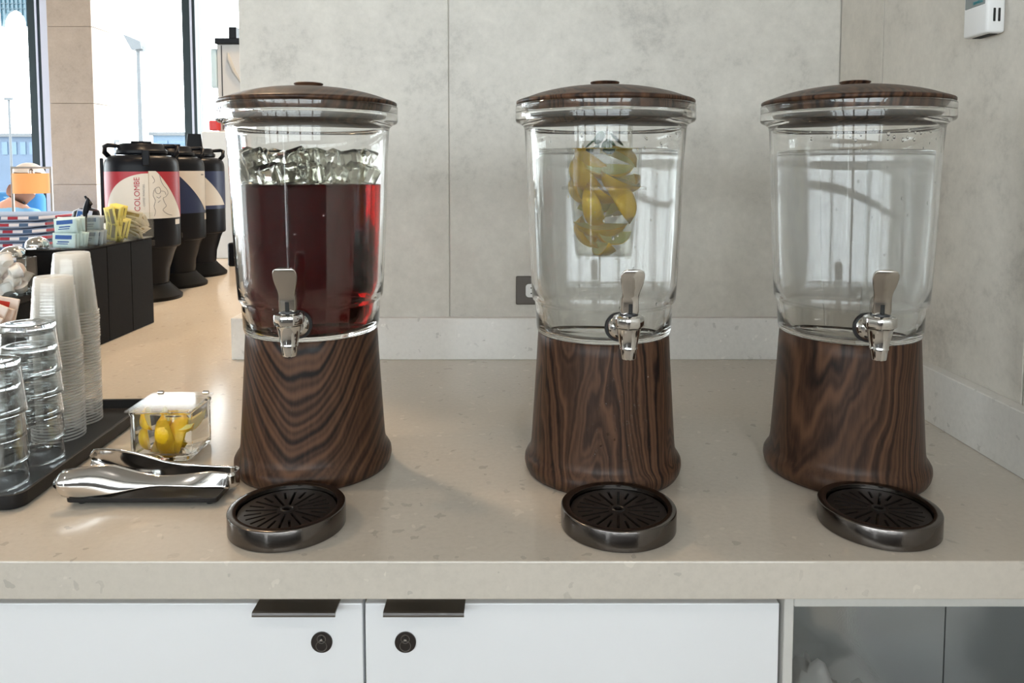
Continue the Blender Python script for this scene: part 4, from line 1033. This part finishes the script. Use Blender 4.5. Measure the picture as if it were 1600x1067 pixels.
bv = [((0, .02, .50), .13), ((0, .03, .70), .125), ((0, .03, .90), .14), ((.01, .02, 1.04), .10), ((.06, -.01, 1.13), .055), ((.14, -.03, 1.20), .07), ((.16, -.035, 1.275), .085),
      ((.15, .02, 1.02), .055), ((.19, -.02, .80), .048), ((.17, -.20, .66), .038), ((.10, -.30, .66), .030), ((-.18, .02, 1.02), .055), ((-.25, -.02, .80), .048), ((-.20, -.20, .66), .038), ((-.06, -.30, .66), .030),
      ((.12, -.02, .49), .10), ((.14, -.40, .50), .075), ((.14, -.42, .10), .050), ((.14, -.54, .045), .04), ((-.12, -.02, .49), .10), ((-.14, -.40, .50), .075), ((-.14, -.42, .10), .050), ((-.14, -.54, .045), .04)]
be = [(0, 1), (1, 2), (2, 3), (3, 4), (4, 5), (5, 6), (3, 7), (7, 8), (8, 9), (9, 10), (3, 11), (11, 12), (12, 13), (13, 14), (0, 15), (15, 16), (16, 17), (17, 18), (0, 19), (19, 20), (20, 21), (21, 22)]
bd = skin('body', bv, be, skm, p)
sv = [((0, .02, .56), .150), ((0, .03, .72), .145), ((0, .03, .90), .158), ((.01, .02, 1.05), .108), ((.045, 0, 1.10), .068), ((.15, .02, 1.02), .070), ((.19, -.02, .80), .062), ((.18, -.17, .68), .050), ((-.18, .02, 1.02), .070), ((-.25, -.02, .80), .062), ((-.21, -.17, .68), .050)]
skin('shirt', sv, [(0, 1), (1, 2), (2, 3), (3, 4), (3, 5), (5, 6), (6, 7), (3, 8), (8, 9), (9, 10)], shm, p)
tv = [((0, .03, .52), .150), ((.12, -.04, .50), .115), ((.14, -.40, .51), .090), ((.14, -.42, .14), .065), ((-.12, -.04, .50), .115), ((-.14, -.40, .51), .090), ((-.14, -.42, .14), .065)]
skin('trousers', tv, [(0, 1), (1, 2), (2, 3), (0, 4), (4, 5), (5, 6)], trm, p)
obj('shirt_placket', box(-.012, .012, -.150, -.132, .66, 1.02, .004, 1), plain('placket_blue', (.10, .22, .40), .8), p)  # darker blue strip for the button placket
hb = bmesh.new(); bmesh.ops.create_icosphere(hb, subdivisions=4, radius=1)
for v in hb.verts:
    c = v.co.copy(); v.co = Vector((c.x * .094 + .16, c.y * .108 - .022, c.z * .088 + 1.272)) * 1
bmesh.ops.delete(hb, geom=[v for v in hb.verts if (v.co.z < 1.285 and v.co.y < -.045) or v.co.z < 1.21], context='VERTS')
obj('hair', hb, hrm, p, smooth=True)
for s in (-1, 1):
    eb = bmesh.new(); bmesh.ops.create_icosphere(eb, subdivisions=2, radius=.010, matrix=Matrix.Translation((.16 + s * .032, -.112, 1.258))); obj('eye', eb, M['slot_black'], p, smooth=True)
    eb = bmesh.new(); bmesh.ops.create_icosphere(eb, subdivisions=2, radius=1, matrix=Matrix.Translation((.16 + s * .088, -.03, 1.245)) @ Matrix.Diagonal((.012, .02, .032, 1))); obj('ear', eb, skm, p, smooth=True)
obj('nose', tube([(.16, -.112, 1.255), (.16, -.135, 1.225), (.16, -.112, 1.215)], [.008, .016, .012], 8), skm, p, smooth=True)
obj('mouth', tube([(.138, -.100, 1.188), (.16, -.108, 1.185), (.182, -.100, 1.188)], .005, 6), plain('lip', (.35, .12, .10), .5), p, smooth=True)
